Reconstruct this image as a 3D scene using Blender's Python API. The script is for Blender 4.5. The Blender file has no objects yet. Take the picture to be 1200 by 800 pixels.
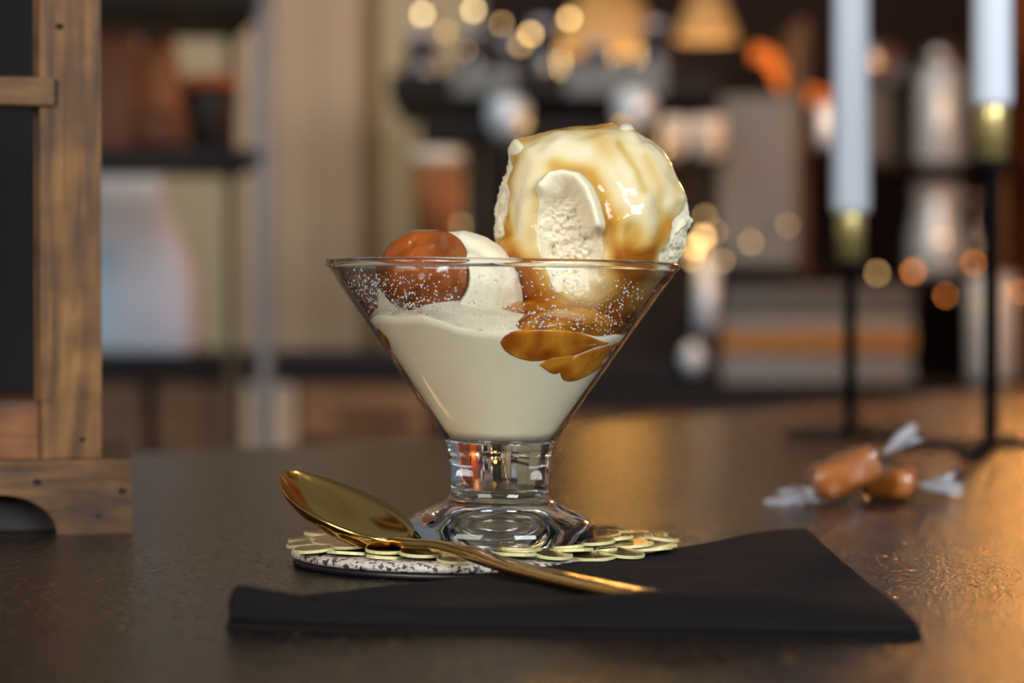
import bpy, bmesh, math, random
import numpy as np
from mathutils import Vector, Matrix, noise

# ------------------------------------------------------------------ camera, world, lights
scene = bpy.context.scene
COL = scene.collection
FPX = 2833.0
CAM_D = 0.7527            # camera to the glass axis
CAM_Z = 0.080
PITCH = math.atan(40.0 / FPX)
cam_data = bpy.data.cameras.new('camera')
cam_data.lens = 85.0
cam_data.sensor_width = 36.0
cam_data.clip_start = 0.05
cam_data.clip_end = 60.0
cam_data.dof.use_dof = True
cam_data.dof.focus_distance = 0.722
cam_data.dof.aperture_fstop = 8.2
cam_data.dof.aperture_blades = 0
cam = bpy.data.objects.new('camera', cam_data)
COL.objects.link(cam)
cam.location = (0, -CAM_D, CAM_Z)
cam.rotation_euler = (math.radians(90) - PITCH, 0, 0)
scene.camera = cam

world = bpy.data.worlds.new('cafe_ambient')
scene.world = world
world.use_nodes = True
world.node_tree.nodes['Background'].inputs[0].default_value = (0.80, 0.90, 1.0, 1)
world.node_tree.nodes['Background'].inputs[1].default_value = 0.165


def area(name, loc, target, sx, sy, power, col):
    ld = bpy.data.lights.new(name, 'AREA')
    ld.shape = 'RECTANGLE'
    ld.size = sx
    ld.size_y = sy
    ld.energy = power
    ld.color = col
    o = bpy.data.objects.new(name, ld)
    COL.objects.link(o)
    o.location = loc
    o.rotation_euler = (Vector(target) - Vector(loc)).to_track_quat('-Z', 'Y').to_euler()
    return o


# daylight from the street windows behind and beside the photographer
area('window_daylight', (-1.5, -2.0, 1.05), (0, 0, 0.06), 1.5, 1.3, 46, (1.0, 0.97, 0.92))
area('window_daylight_far', (1.6, -2.4, 1.2), (0.2, 1.5, 0.1), 1.4, 1.2, 92, (0.86, 0.94, 1.0))
# warm ceiling light over the back bar
area('bar_ceiling_light', (-0.3, 2.3, 1.75), (-0.2, 3.6, 0.1), 1.6, 0.5, 12, (1.0, 0.86, 0.68))

scene.view_settings.view_transform = 'Standard'
scene.view_settings.look = 'None'
scene.view_settings.gamma = 1.0
scene.view_settings.use_curve_mapping = False
scene.view_settings.exposure = 0.0

# ------------------------------------------------------------------ helpers
FWD = Vector((0, math.cos(PITCH), -math.sin(PITCH)))
UP = Vector((0, math.sin(PITCH), math.cos(PITCH)))


def P(px, py, d):
    """the point at depth d (metres from the camera along y) seen at a pixel of the 1200x800 photograph"""
    r = Vector((1, 0, 0)) * (px - 600) + UP * (400 - py) + FWD * FPX
    return Vector(cam.location) + r * (d / r.y)


def srgb(r, g, b):
    f = lambda c: (c / 255 / 12.92) if c / 255 <= 0.04045 else ((c / 255 + 0.055) / 1.055) ** 2.4
    return (f(r), f(g), f(b), 1.0)


def new_mat(name):
    m = bpy.data.materials.new(name)
    m.use_nodes = True
    nt = m.node_tree
    return m, nt, nt.nodes['Principled BSDF']


def simple(name, col, rough=0.5, metal=0.0, noise_scale=None, noise_amt=0.15, bump=0.0, emit=None, emit_s=0.0, spec=0.5, coat=0.0):
    m, nt, b = new_mat(name)
    b.inputs['Base Color'].default_value = col
    b.inputs['Roughness'].default_value = rough
    b.inputs['Metallic'].default_value = metal
    b.inputs['Specular IOR Level'].default_value = spec
    b.inputs['Coat Weight'].default_value = coat
    if emit:
        b.inputs['Emission Color'].default_value = emit
        b.inputs['Emission Strength'].default_value = emit_s
    if noise_scale:
        tc = nt.nodes.new('ShaderNodeTexCoord')
        n = nt.nodes.new('ShaderNodeTexNoise')
        n.inputs['Scale'].default_value = noise_scale
        n.inputs['Detail'].default_value = 5
        nt.links.new(tc.outputs['Object'], n.inputs['Vector'])
        hsv = nt.nodes.new('ShaderNodeMix')
        hsv.data_type = 'RGBA'
        hsv.inputs['A'].default_value = tuple(c * (1 - noise_amt) for c in col[:3]) + (1,)
        hsv.inputs['B'].default_value = tuple(min(1, c * (1 + noise_amt)) for c in col[:3]) + (1,)
        nt.links.new(n.outputs['Fac'], hsv.inputs['Factor'])
        nt.links.new(hsv.outputs['Result'], b.inputs['Base Color'])
        if bump:
            bp = nt.nodes.new('ShaderNodeBump')
            bp.inputs['Strength'].default_value = bump
            bp.inputs['Distance'].default_value = 0.002
            nt.links.new(n.outputs['Fac'], bp.inputs['Height'])
            nt.links.new(bp.outputs['Normal'], b.inputs['Normal'])
    return m


def obj(name, bm_or_mesh, mat, parent=None, smooth=True, loc=None):
    if isinstance(bm_or_mesh, bmesh.types.BMesh):
        me = bpy.data.meshes.new(name)
        bmesh.ops.recalc_face_normals(bm_or_mesh, faces=bm_or_mesh.faces)
        bm_or_mesh.to_mesh(me)
        bm_or_mesh.free()
    else:
        me = bm_or_mesh
    if smooth:
        me.polygons.foreach_set('use_smooth', [True] * len(me.polygons))
    if mat and not me.materials:
        me.materials.append(mat)
    o = bpy.data.objects.new(name, me)
    COL.objects.link(o)
    if parent is not None:
        o.parent = parent
    if loc is not None:
        o.location = loc
    return o


def tag(o, label, cat, group=None):
    o['label'] = label
    o['category'] = cat
    if group:
        o['group'] = group
    return o


def thing(name, label, cat, loc=(0, 0, 0), rotz=0.0, group=None):
    o = bpy.data.objects.new(name, None)
    o.empty_display_size = 0.02
    COL.objects.link(o)
    o.location = loc
    o.rotation_euler = (0, 0, rotz)
    return tag(o, label, cat, group)


def struct(o):
    o['kind'] = 'structure'
    return o


def bx(x0, x1, y0, y1, z0, z1, bev=0.0, seg=2, bm=None):
    own = bm is None
    b2 = bmesh.new()
    bmesh.ops.create_cube(b2, size=1.0)
    bmesh.ops.scale(b2, vec=(x1 - x0, y1 - y0, z1 - z0), verts=b2.verts)
    bmesh.ops.translate(b2, vec=((x0 + x1) / 2, (y0 + y1) / 2, (z0 + z1) / 2), verts=b2.verts)
    if bev:
        bmesh.ops.bevel(b2, geom=list(b2.edges), offset=bev, segments=seg, affect='EDGES', profile=0.7)
    if own:
        return b2
    me = bpy.data.meshes.new('t')
    b2.to_mesh(me)
    b2.free()
    bm.from_mesh(me)
    bpy.data.meshes.remove(me)
    return bm


def lathe(profile, n=48, closed=False, center=(0, 0, 0)):
    """profile: list of (r, z); revolves about z"""
    bm = bmesh.new()
    cx, cy, cz = center
    rings = []
    for r, z in profile:
        if r < 1e-7:
            rings.append([bm.verts.new((cx, cy, cz + z))])
        else:
            rings.append([bm.verts.new((cx + r * math.cos(2 * math.pi * k / n), cy + r * math.sin(2 * math.pi * k / n), cz + z)) for k in range(n)])
    pairs = list(zip(rings[:-1], rings[1:]))
    if closed:
        pairs.append((rings[-1], rings[0]))
    for a, b in pairs:
        for k in range(n):
            k2 = (k + 1) % n
            if len(a) == 1 and len(b) == 1:
                continue
            if len(a) == 1:
                bm.faces.new((a[0], b[k], b[k2]))
            elif len(b) == 1:
                bm.faces.new((a[k], b[0], a[k2]))
            else:
                bm.faces.new((a[k], b[k], b[k2], a[k2]))
    return bm


def sweep(pts, sect, frames=None, cap=True, closed_sect=True):
    """sect(i, t) -> list of (a, b) offsets in the (side, up) frame at point i"""
    bm = bmesh.new()
    pts = [Vector(p) for p in pts]
    n = len(pts)
    rings = []
    for i, p in enumerate(pts):
        t = (pts[min(i + 1, n - 1)] - pts[max(i - 1, 0)]).normalized()
        if frames:
            side, up = frames(i, t)
        else:
            side = t.cross(Vector((0, 0, 1)))
            if side.length < 1e-4:
                side = t.cross(Vector((0, 1, 0)))
            side.normalize()
            up = side.cross(t).normalized()
        rings.append([bm.verts.new(p + side * a + up * b) for a, b in sect(i, i / (n - 1))])
    m = len(rings[0])
    for r0, r1 in zip(rings[:-1], rings[1:]):
        for k in range(m if closed_sect else m - 1):
            bm.faces.new((r0[k], r0[(k + 1) % m], r1[(k + 1) % m], r1[k]))
    if cap:
        bm.faces.new(rings[0])
        bm.faces.new(list(reversed(rings[-1])))
    return bm


def tube(pts, r, n=12):
    return sweep(pts, lambda i, t: [(r * math.cos(2 * math.pi * k / n), r * math.sin(2 * math.pi * k / n)) for k in range(n)])


def sphere(c, r, u=20, v=14, sc=(1, 1, 1)):
    bm = bmesh.new()
    bmesh.ops.create_uvsphere(bm, u_segments=u, v_segments=v, radius=r)
    bmesh.ops.scale(bm, vec=sc, verts=bm.verts)
    bmesh.ops.translate(bm, vec=c, verts=bm.verts)
    return bm


def catmull(pts, n):
    pts = [Vector(p) for p in pts]
    out = []
    m = len(pts) - 1
    for i in range(n + 1):
        s = i / n * m
        k = min(int(s), m - 1)
        t = s - k
        p0, p1, p2, p3 = pts[max(k - 1, 0)], pts[k], pts[k + 1], pts[min(k + 2, m)]
        out.append(0.5 * ((2 * p1) + (p2 - p0) * t + (2 * p0 - 5 * p1 + 4 * p2 - p3) * t * t + (3 * p1 - p0 - 3 * p2 + p3) * t ** 3))
    return out


# ------------------------------------------------------------------ materials
def mat_table():
    m, nt, b = new_mat('dark_stone_laminate')
    tc = nt.nodes.new('ShaderNodeTexCoord')
    n1 = nt.nodes.new('ShaderNodeTexNoise'); n1.inputs['Scale'].default_value = 14; n1.inputs['Detail'].default_value = 6
    n2 = nt.nodes.new('ShaderNodeTexNoise'); n2.inputs['Scale'].default_value = 620; n2.inputs['Detail'].default_value = 3
    nt.links.new(tc.outputs['Object'], n1.inputs['Vector'])
    nt.links.new(tc.outputs['Object'], n2.inputs['Vector'])
    r = nt.nodes.new('ShaderNodeValToRGB')
    r.color_ramp.elements[0].position = 0.3; r.color_ramp.elements[0].color = srgb(20, 16, 16)
    r.color_ramp.elements[1].position = 0.75; r.color_ramp.elements[1].color = srgb(34, 28, 25)
    nt.links.new(n1.outputs['Fac'], r.inputs['Fac'])
    # mica flecks set in the laminate
    vo = nt.nodes.new('ShaderNodeTexVoronoi'); vo.inputs['Scale'].default_value = 800
    nt.links.new(tc.outputs['Object'], vo.inputs['Vector'])
    sp = nt.nodes.new('ShaderNodeSeparateColor')
    nt.links.new(vo.outputs['Color'], sp.inputs['Color'])
    gt = nt.nodes.new('ShaderNodeMath'); gt.operation = 'GREATER_THAN'; gt.inputs[1].default_value = 0.90
    nt.links.new(sp.outputs['Red'], gt.inputs[0])
    mx = nt.nodes.new('ShaderNodeMix'); mx.data_type = 'RGBA'
    nt.links.new(gt.outputs[0], mx.inputs['Factor'])
    nt.links.new(r.outputs['Color'], mx.inputs['A'])
    mx.inputs['B'].default_value = srgb(128, 100, 72)
    nt.links.new(mx.outputs['Result'], b.inputs['Base Color'])
    mt_ = nt.nodes.new('ShaderNodeMath'); mt_.operation = 'MULTIPLY'; mt_.inputs[1].default_value = 0.8
    nt.links.new(gt.outputs[0], mt_.inputs[0])
    nt.links.new(mt_.outputs[0], b.inputs['Metallic'])
    b.inputs['Roughness'].default_value = 0.22
    b.inputs['Specular IOR Level'].default_value = 0.21
    bp = nt.nodes.new('ShaderNodeBump'); bp.inputs['Strength'].default_value = 0.6; bp.inputs['Distance'].default_value = 0.0008
    nt.links.new(n2.outputs['Fac'], bp.inputs['Height'])
    sub = nt.nodes.new('ShaderNodeVectorMath'); sub.operation = 'SUBTRACT'; sub.inputs[1].default_value = (0.5, 0.5, 0.5)
    nt.links.new(vo.outputs['Color'], sub.inputs[0])
    fs = nt.nodes.new('ShaderNodeMath'); fs.operation = 'MULTIPLY'; fs.inputs[1].default_value = 1.1
    nt.links.new(gt.outputs[0], fs.inputs[0])
    sca = nt.nodes.new('ShaderNodeVectorMath'); sca.operation = 'SCALE'
    nt.links.new(sub.outputs['Vector'], sca.inputs[0]); nt.links.new(fs.outputs[0], sca.inputs['Scale'])
    add = nt.nodes.new('ShaderNodeVectorMath'); add.operation = 'ADD'
    nt.links.new(bp.outputs['Normal'], add.inputs[0]); nt.links.new(sca.outputs['Vector'], add.inputs[1])
    nrm = nt.nodes.new('ShaderNodeVectorMath'); nrm.operation = 'NORMALIZE'
    nt.links.new(add.outputs['Vector'], nrm.inputs[0])
    nt.links.new(nrm.outputs['Vector'], b.inputs['Normal'])
    return m


def mat_wood(name, c0, c1, c2, stretch=(60, 60, 5), rough=0.6):
    m, nt, b = new_mat(name)
    tc = nt.nodes.new('ShaderNodeTexCoord')
    mp = nt.nodes.new('ShaderNodeMapping'); mp.inputs['Scale'].default_value = stretch
    nt.links.new(tc.outputs['Object'], mp.inputs['Vector'])
    n1 = nt.nodes.new('ShaderNodeTexNoise'); n1.inputs['Scale'].default_value = 2.2; n1.inputs['Detail'].default_value = 8; n1.inputs['Distortion'].default_value = 1.2
    nt.links.new(mp.outputs['Vector'], n1.inputs['Vector'])
    n2 = nt.nodes.new('ShaderNodeTexNoise'); n2.inputs['Scale'].default_value = 55; n2.inputs['Detail'].default_value = 8
    nt.links.new(tc.outputs['Object'], n2.inputs['Vector'])
    r = nt.nodes.new('ShaderNodeValToRGB')
    e = r.color_ramp.elements
    e[0].position = 0.28; e[0].color = c0
    e[1].position = 0.72; e[1].color = c2
    k = e.new(0.5); k.color = c1
    nt.links.new(n1.outputs['Fac'], r.inputs['Fac'])
    mx = nt.nodes.new('ShaderNodeMix'); mx.data_type = 'RGBA'; mx.blend_type = 'MULTIPLY'
    r2 = nt.nodes.new('ShaderNodeValToRGB')
    r2.color_ramp.elements[0].position = 0.34; r2.color_ramp.elements[0].color = (0.34, 0.28, 0.24, 1)
    r2.color_ramp.elements[1].position = 0.62; r2.color_ramp.elements[1].color = (1, 1, 1, 1)
    nt.links.new(n2.outputs['Fac'], r2.inputs['Fac'])
    mx.inputs['Factor'].default_value = 0.8
    nt.links.new(r.outputs['Color'], mx.inputs['A'])
    nt.links.new(r2.outputs['Color'], mx.inputs['B'])
    nt.links.new(mx.outputs['Result'], b.inputs['Base Color'])
    b.inputs['Roughness'].default_value = rough
    bp = nt.nodes.new('ShaderNodeBump'); bp.inputs['Strength'].default_value = 0.35; bp.inputs['Distance'].default_value = 0.001
    nt.links.new(n1.outputs['Fac'], bp.inputs['Height'])
    nt.links.new(bp.outputs['Normal'], b.inputs['Normal'])
    return m


def mat_thin_glass(name, edge=(0.62, 0.60, 0.62, 1), rough=0.03, ior=1.5):
    m = bpy.data.materials.new(name); m.use_nodes = True
    nt = m.node_tree; nt.nodes.clear()
    out = nt.nodes.new('ShaderNodeOutputMaterial')
    mix = nt.nodes.new('ShaderNodeMixShader')
    tr = nt.nodes.new('ShaderNodeBsdfTransparent')
    gl = nt.nodes.new('ShaderNodeBsdfGlossy'); gl.inputs['Roughness'].default_value = rough
    lw = nt.nodes.new('ShaderNodeLayerWeight'); lw.inputs['Blend'].default_value = 0.5
    pw = nt.nodes.new('ShaderNodeMath'); pw.operation = 'POWER'; pw.inputs[1].default_value = 5.0
    nt.links.new(lw.outputs['Facing'], pw.inputs[0])
    f0 = ((ior - 1) / (ior + 1)) ** 2
    fr = nt.nodes.new('ShaderNodeMath'); fr.operation = 'MULTIPLY_ADD'
    fr.inputs[1].default_value = 0.9 * (1 - f0); fr.inputs[2].default_value = f0
    nt.links.new(pw.outputs[0], fr.inputs[0])
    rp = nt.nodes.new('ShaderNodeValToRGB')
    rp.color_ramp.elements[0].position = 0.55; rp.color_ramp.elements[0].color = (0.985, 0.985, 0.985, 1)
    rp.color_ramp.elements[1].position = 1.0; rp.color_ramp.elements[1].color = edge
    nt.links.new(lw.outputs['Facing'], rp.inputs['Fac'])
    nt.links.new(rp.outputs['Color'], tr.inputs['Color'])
    nt.links.new(fr.outputs[0], mix.inputs['Fac'])
    nt.links.new(tr.outputs['BSDF'], mix.inputs[1])
    nt.links.new(gl.outputs['BSDF'], mix.inputs[2])
    nt.links.new(mix.outputs['Shader'], out.inputs['Surface'])
    return m


def mat_solid_glass(name):
    m, nt, b = new_mat(name)
    b.inputs['Base Color'].default_value = (0.96, 0.97, 0.98, 1)
    b.inputs['Roughness'].default_value = 0.0
    b.inputs['IOR'].default_value = 1.5
    b.inputs['Transmission Weight'].default_value = 1.0
    return m


def mat_cream(name, col, rough=0.5, bump=0.3, scale=1400):
    m, nt, b = new_mat(name)
    tc = nt.nodes.new('ShaderNodeTexCoord')
    n = nt.nodes.new('ShaderNodeTexNoise'); n.inputs['Scale'].default_value = scale; n.inputs['Detail'].default_value = 3
    n2 = nt.nodes.new('ShaderNodeTexNoise'); n2.inputs['Scale'].default_value = 130; n2.inputs['Detail'].default_value = 4
    nt.links.new(tc.outputs['Object'], n.inputs['Vector'])
    nt.links.new(tc.outputs['Object'], n2.inputs['Vector'])
    mx = nt.nodes.new('ShaderNodeMix'); mx.data_type = 'RGBA'
    mx.inputs['A'].default_value = tuple(c * f for c, f in zip(col[:3], (0.93, 0.90, 0.84))) + (1,)
    mx.inputs['B'].default_value = col
    nt.links.new(n2.outputs['Fac'], mx.inputs['Factor'])
    nt.links.new(mx.outputs['Result'], b.inputs['Base Color'])
    b.inputs['Roughness'].default_value = rough
    b.inputs['Subsurface Weight'].default_value = 0.25
    b.inputs['Subsurface Radius'].default_value = (1.0, 0.7, 0.4)
    b.inputs['Subsurface Scale'].default_value = 0.003
    bp = nt.nodes.new('ShaderNodeBump'); bp.inputs['Strength'].default_value = bump; bp.inputs['Distance'].default_value = 0.0004
    nt.links.new(n.outputs['Fac'], bp.inputs['Height'])
    nt.links.new(bp.outputs['Normal'], b.inputs['Normal'])
    return m


def mat_sauce(name, attr=None, pool=False):
    m, nt, b = new_mat(name)
    r = nt.nodes.new('ShaderNodeValToRGB')
    e = r.color_ramp.elements
    e[0].position = 0.0; e[0].color = srgb(234, 218, 180)
    e[1].position = 1.0; e[1].color = srgb(164, 96, 26)
    for pos, c in ((0.25, srgb(222, 198, 142)), (0.5, srgb(208, 168, 92)), (0.75, srgb(192, 136, 52))):
        k = e.new(pos); k.color = c
    if pool:
        for el, c in zip(e, (srgb(214, 150, 50), srgb(206, 140, 44), srgb(188, 116, 30), srgb(164, 90, 22), srgb(118, 56, 14))):
            el.color = c
    if attr:
        a = nt.nodes.new('ShaderNodeAttribute'); a.attribute_name = attr
        nt.links.new(a.outputs['Fac'], r.inputs['Fac'])
    else:
        tc = nt.nodes.new('ShaderNodeTexCoord')
        n = nt.nodes.new('ShaderNodeTexNoise'); n.inputs['Scale'].default_value = 75; n.inputs['Detail'].default_value = 2; n.inputs['Distortion'].default_value = 0.8
        nt.links.new(tc.outputs['Object'], n.inputs['Vector'])
        mr = nt.nodes.new('ShaderNodeMapRange')
        mr.inputs['From Min'].default_value = 0.3; mr.inputs['From Max'].default_value = 0.7
        mr.inputs['To Min'].default_value = 0.95; mr.inputs['To Max'].default_value = 0.05
        nt.links.new(n.outputs['Fac'], mr.inputs['Value'])
        nt.links.new(mr.outputs['Result'], r.inputs['Fac'])
    nt.links.new(r.outputs['Color'], b.inputs['Base Color'])
    b.inputs['Roughness'].default_value = 0.10
    tcb = nt.nodes.new('ShaderNodeTexCoord'); nb = nt.nodes.new('ShaderNodeTexNoise'); nb.inputs['Scale'].default_value = 260; nb.inputs['Detail'].default_value = 2
    bp = nt.nodes.new('ShaderNodeBump'); bp.inputs['Strength'].default_value = 0.22; bp.inputs['Distance'].default_value = 0.0012
    nt.links.new(tcb.outputs['Object'], nb.inputs['Vector']); nt.links.new(nb.outputs['Fac'], bp.inputs['Height']); nt.links.new(bp.outputs['Normal'], b.inputs['Normal'])
    b.inputs['Specular IOR Level'].default_value = 0.38
    b.inputs['Subsurface Weight'].default_value = 0.15
    b.inputs['Subsurface Radius'].default_value = (1.0, 0.5, 0.15)
    b.inputs['Subsurface Scale'].default_value = 0.003
    return m


M = {}
M['table'] = mat_table()
M['wood'] = mat_wood('worn_brown_wood', srgb(66, 42, 18), srgb(122, 80, 32), srgb(158, 112, 54))
M['wood_h'] = mat_wood('worn_brown_wood_crossgrain', srgb(64, 42, 20), srgb(106, 70, 32), srgb(134, 94, 46), (8, 60, 60))
M['wood_red'] = mat_wood('reddish_rail_wood', srgb(84, 46, 22), srgb(122, 72, 34), srgb(146, 92, 46), (8, 60, 60))
M['dark_hole'] = simple('dark_hole', srgb(18, 12, 10), 0.9, noise_scale=300)
M['lantern_glass'] = mat_thin_glass('lantern_pane_glass', (0.7, 0.7, 0.72, 1), 0.05, 1.35)
M['lantern_dark'] = simple('lantern_dark_inside', srgb(38, 32, 32), 0.8, noise_scale=30)
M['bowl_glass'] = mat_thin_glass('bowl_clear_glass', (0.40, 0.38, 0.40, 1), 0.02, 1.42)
M['solid_glass'] = mat_solid_glass('solid_stem_glass')
M['frost'] = simple('frost_specks', (0.82, 0.77, 0.72, 1), 0.25, noise_scale=500, noise_amt=0.05)
M['cream'] = mat_cream('vanilla_ice_cream', srgb(238, 227, 198), 0.5, 0.45, 1100)
M['cream_fill'] = mat_cream('melted_vanilla_ice_cream', srgb(234, 224, 196), 0.42, 0.12, 700)
M['sauce'] = mat_sauce('caramel_sauce_coat', 'amt')
M['sauce_pool'] = mat_sauce('caramel_sauce_pool', None, True)
M['gold'] = simple('polished_gold', (0.82, 0.49, 0.14, 1), 0.17, 1.0, noise_scale=60, noise_amt=0.04)
M['brass'] = simple('brushed_brass', (0.80, 0.62, 0.24, 1), 0.32, 0.75, noise_scale=60, noise_amt=0.08)
M['gilt_top'] = simple('gilt_bronze_face', (0.42, 0.29, 0.15, 1), 0.24, 1.0, noise_scale=200, noise_amt=0.15)
M['gilt_edge'] = simple('pale_gilt_edge', srgb(218, 210, 150), 0.45, 0.15, noise_scale=300, noise_amt=0.1)
M['cork'] = simple('pale_sparkling_pad', srgb(206, 196, 186), 0.5, 0.0, noise_scale=900, noise_amt=0.5, bump=1.0)
def mat_pad():
    m, nt, b = new_mat('pale_speckled_pad')
    tc = nt.nodes.new('ShaderNodeTexCoord')
    n = nt.nodes.new('ShaderNodeTexNoise'); n.inputs['Scale'].default_value = 620; n.inputs['Detail'].default_value = 3
    nt.links.new(tc.outputs['Object'], n.inputs['Vector'])
    r = nt.nodes.new('ShaderNodeValToRGB')
    r.color_ramp.elements[0].position = 0.40; r.color_ramp.elements[0].color = srgb(70, 54, 46)
    r.color_ramp.elements[1].position = 0.50; r.color_ramp.elements[1].color = srgb(206, 194, 182)
    nt.links.new(n.outputs['Fac'], r.inputs['Fac'])
    nt.links.new(r.outputs['Color'], b.inputs['Base Color'])
    b.inputs['Roughness'].default_value = 0.45
    bp = nt.nodes.new('ShaderNodeBump'); bp.inputs['Strength'].default_value = 0.8; bp.inputs['Distance'].default_value = 0.001
    nt.links.new(n.outputs['Fac'], bp.inputs['Height']); nt.links.new(bp.outputs['Normal'], b.inputs['Normal'])
    return m


M['cork'] = mat_pad()
M['black_rubber'] = simple('black_rubber', srgb(22, 20, 24), 0.35, noise_scale=80)
M['napkin'] = simple('black_paper_napkin', srgb(14, 9, 12), 0.85, noise_scale=500, noise_amt=0.15, bump=0.25, spec=0.2)
M['candle'] = simple('white_wax', srgb(238, 244, 254), 0.45, noise_scale=20, noise_amt=0.02)
M['black_metal'] = simple('matt_black_metal', srgb(20, 18, 22), 0.6, 0.0, noise_scale=40, spec=0.15)


def mat_toffee():
    m, nt, b = new_mat('glossy_toffee')
    tc = nt.nodes.new('ShaderNodeTexCoord')
    n = nt.nodes.new('ShaderNodeTexNoise'); n.inputs['Scale'].default_value = 60; n.inputs['Detail'].default_value = 3
    nt.links.new(tc.outputs['Object'], n.inputs['Vector'])
    r = nt.nodes.new('ShaderNodeValToRGB')
    r.color_ramp.elements[0].position = 0.3; r.color_ramp.elements[0].color = srgb(98, 42, 12)
    r.color_ramp.elements[1].position = 0.7; r.color_ramp.elements[1].color = srgb(170, 86, 26)
    nt.links.new(n.outputs['Fac'], r.inputs['Fac'])
    nt.links.new(r.outputs['Color'], b.inputs['Base Color'])
    b.inputs['Roughness'].default_value = 0.16
    b.inputs['Subsurface Weight'].default_value = 0.12
    b.inputs['Subsurface Radius'].default_value = (1, 0.4, 0.1)
    b.inputs['Subsurface Scale'].default_value = 0.003
    return m


M['toffee'] = mat_toffee()
M['candy_core'] = simple('amber_caramel', srgb(186, 104, 34), 0.35, noise_scale=90, noise_amt=0.3)
M['film'] = mat_thin_glass('clear_film', (0.85, 0.85, 0.88, 1), 0.06, 1.9)


def mat_twist():
    m = bpy.data.materials.new('crumpled_clear_film'); m.use_nodes = True
    nt = m.node_tree; b = nt.nodes['Principled BSDF']
    out = nt.nodes['Material Output']
    b.inputs['Base Color'].default_value = (0.72, 0.72, 0.78, 1)
    b.inputs['Roughness'].default_value = 0.18
    tr = nt.nodes.new('ShaderNodeBsdfTransparent')
    mx = nt.nodes.new('ShaderNodeMixShader')
    n = nt.nodes.new('ShaderNodeTexNoise'); n.inputs['Scale'].default_value = 160
    mr = nt.nodes.new('ShaderNodeMapRange')
    mr.inputs['From Min'].default_value = 0.35; mr.inputs['From Max'].default_value = 0.65
    mr.inputs['To Min'].default_value = 0.25; mr.inputs['To Max'].default_value = 0.75
    nt.links.new(n.outputs['Fac'], mr.inputs['Value'])
    nt.links.new(mr.outputs['Result'], mx.inputs['Fac'])
    nt.links.new(tr.outputs['BSDF'], mx.inputs[1])
    nt.links.new(b.outputs['BSDF'], mx.inputs[2])
    nt.links.new(mx.outputs['Shader'], out.inputs['Surface'])
    return m


M['twist'] = mat_twist()
M['wall'] = simple('beige_wall_paint', srgb(182, 166, 134), 0.8, noise_scale=3, noise_amt=0.06)
M['wall_board'] = simple('pale_beige_board', srgb(188, 164, 138), 0.75, noise_scale=6, noise_amt=0.06)
M['groove_shade'] = simple('olive_groove_shade', srgb(116, 94, 62), 0.8, noise_scale=6)
M['dark_panel'] = simple('dark_brown_panel', srgb(38, 24, 22), 0.75, noise_scale=5, noise_amt=0.25, spec=0.2)
M['terracotta'] = simple('terracotta_plaster', srgb(170, 86, 40), 0.85, noise_scale=5)
M['floor'] = simple('dark_floor', srgb(50, 40, 34), 0.6, noise_scale=4)
M['black'] = simple('satin_black', srgb(16, 11, 14), 0.6, noise_scale=20, spec=0.25)
M['steel'] = simple('brushed_steel', (0.62, 0.62, 0.63, 1), 0.34, 1.0, noise_scale=30, noise_amt=0.05)
M['steel_dull'] = simple('dull_grey_steel', (0.125, 0.14, 0.145, 1), 0.5, 0.3, noise_scale=30, noise_amt=0.05)
M['chrome'] = simple('daylit_chrome', (0.66, 0.80, 0.94, 1), 0.3, 0.3, noise_scale=30, noise_amt=0.03)  # bluish white base colour holds the daylight reflected in the chrome
M['grey_rail'] = simple('grey_metal_pole', srgb(140, 136, 136), 0.5, 0.2, noise_scale=20)
M['olive_rail'] = simple('olive_metal_pole', srgb(92, 80, 54), 0.6, 0.1, noise_scale=20)
M['white_cer'] = simple('white_ceramic', srgb(226, 222, 210), 0.3, noise_scale=20, noise_amt=0.04)
M['bag_white'] = simple('white_paper_bag', srgb(196, 200, 212), 0.7, noise_scale=12, noise_amt=0.06)
M['bag_blue'] = simple('pale_blue_paper', srgb(170, 196, 216), 0.7, noise_scale=12, noise_amt=0.06)
M['kraft'] = simple('brown_kraft', srgb(150, 92, 50), 0.75, noise_scale=14, noise_amt=0.2)
M['brown'] = simple('dark_russet', srgb(104, 56, 34), 0.7, noise_scale=14, noise_amt=0.25)
M['orange'] = simple('burnt_orange', srgb(190, 92, 34), 0.6, noise_scale=14, noise_amt=0.2)
M['dark_jar'] = simple('near_black_pottery', srgb(36, 24, 24), 0.5, noise_scale=14)
M['oak'] = mat_wood('warm_oak', srgb(120, 78, 38), srgb(156, 106, 56), srgb(182, 130, 76), (3, 20, 20), 0.6)
M['walnut'] = mat_wood('brown_cabinet_wood', srgb(84, 58, 34), srgb(112, 78, 46), srgb(130, 92, 56), (20, 20, 3), 0.6)
M['glow_band'] = simple('painted_warm_glow', srgb(214, 156, 88), 0.35, 0.2, noise_scale=14, noise_amt=0.08)  # tan colour stands for the warm glow reflected in a steel facet
M['tumbler'] = simple('smoky_tumbler_glass', srgb(44, 40, 48), 0.08, noise_scale=10, coat=0.5)
M['cup_highlight'] = simple('blue_white_cup_highlight', srgb(176, 186, 206), 0.3, noise_scale=10)  # pale blue colour stands for the bluish highlights on the dark tumblers
M['gold_shade'] = simple('gold_lamp_lining', srgb(196, 156, 104), 0.5, 0.0, noise_scale=20, emit=srgb(255, 178, 84), emit_s=0.16)
M['lamp_black'] = simple('lamp_black_enamel', srgb(20, 17, 18), 0.5, noise_scale=20)


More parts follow.
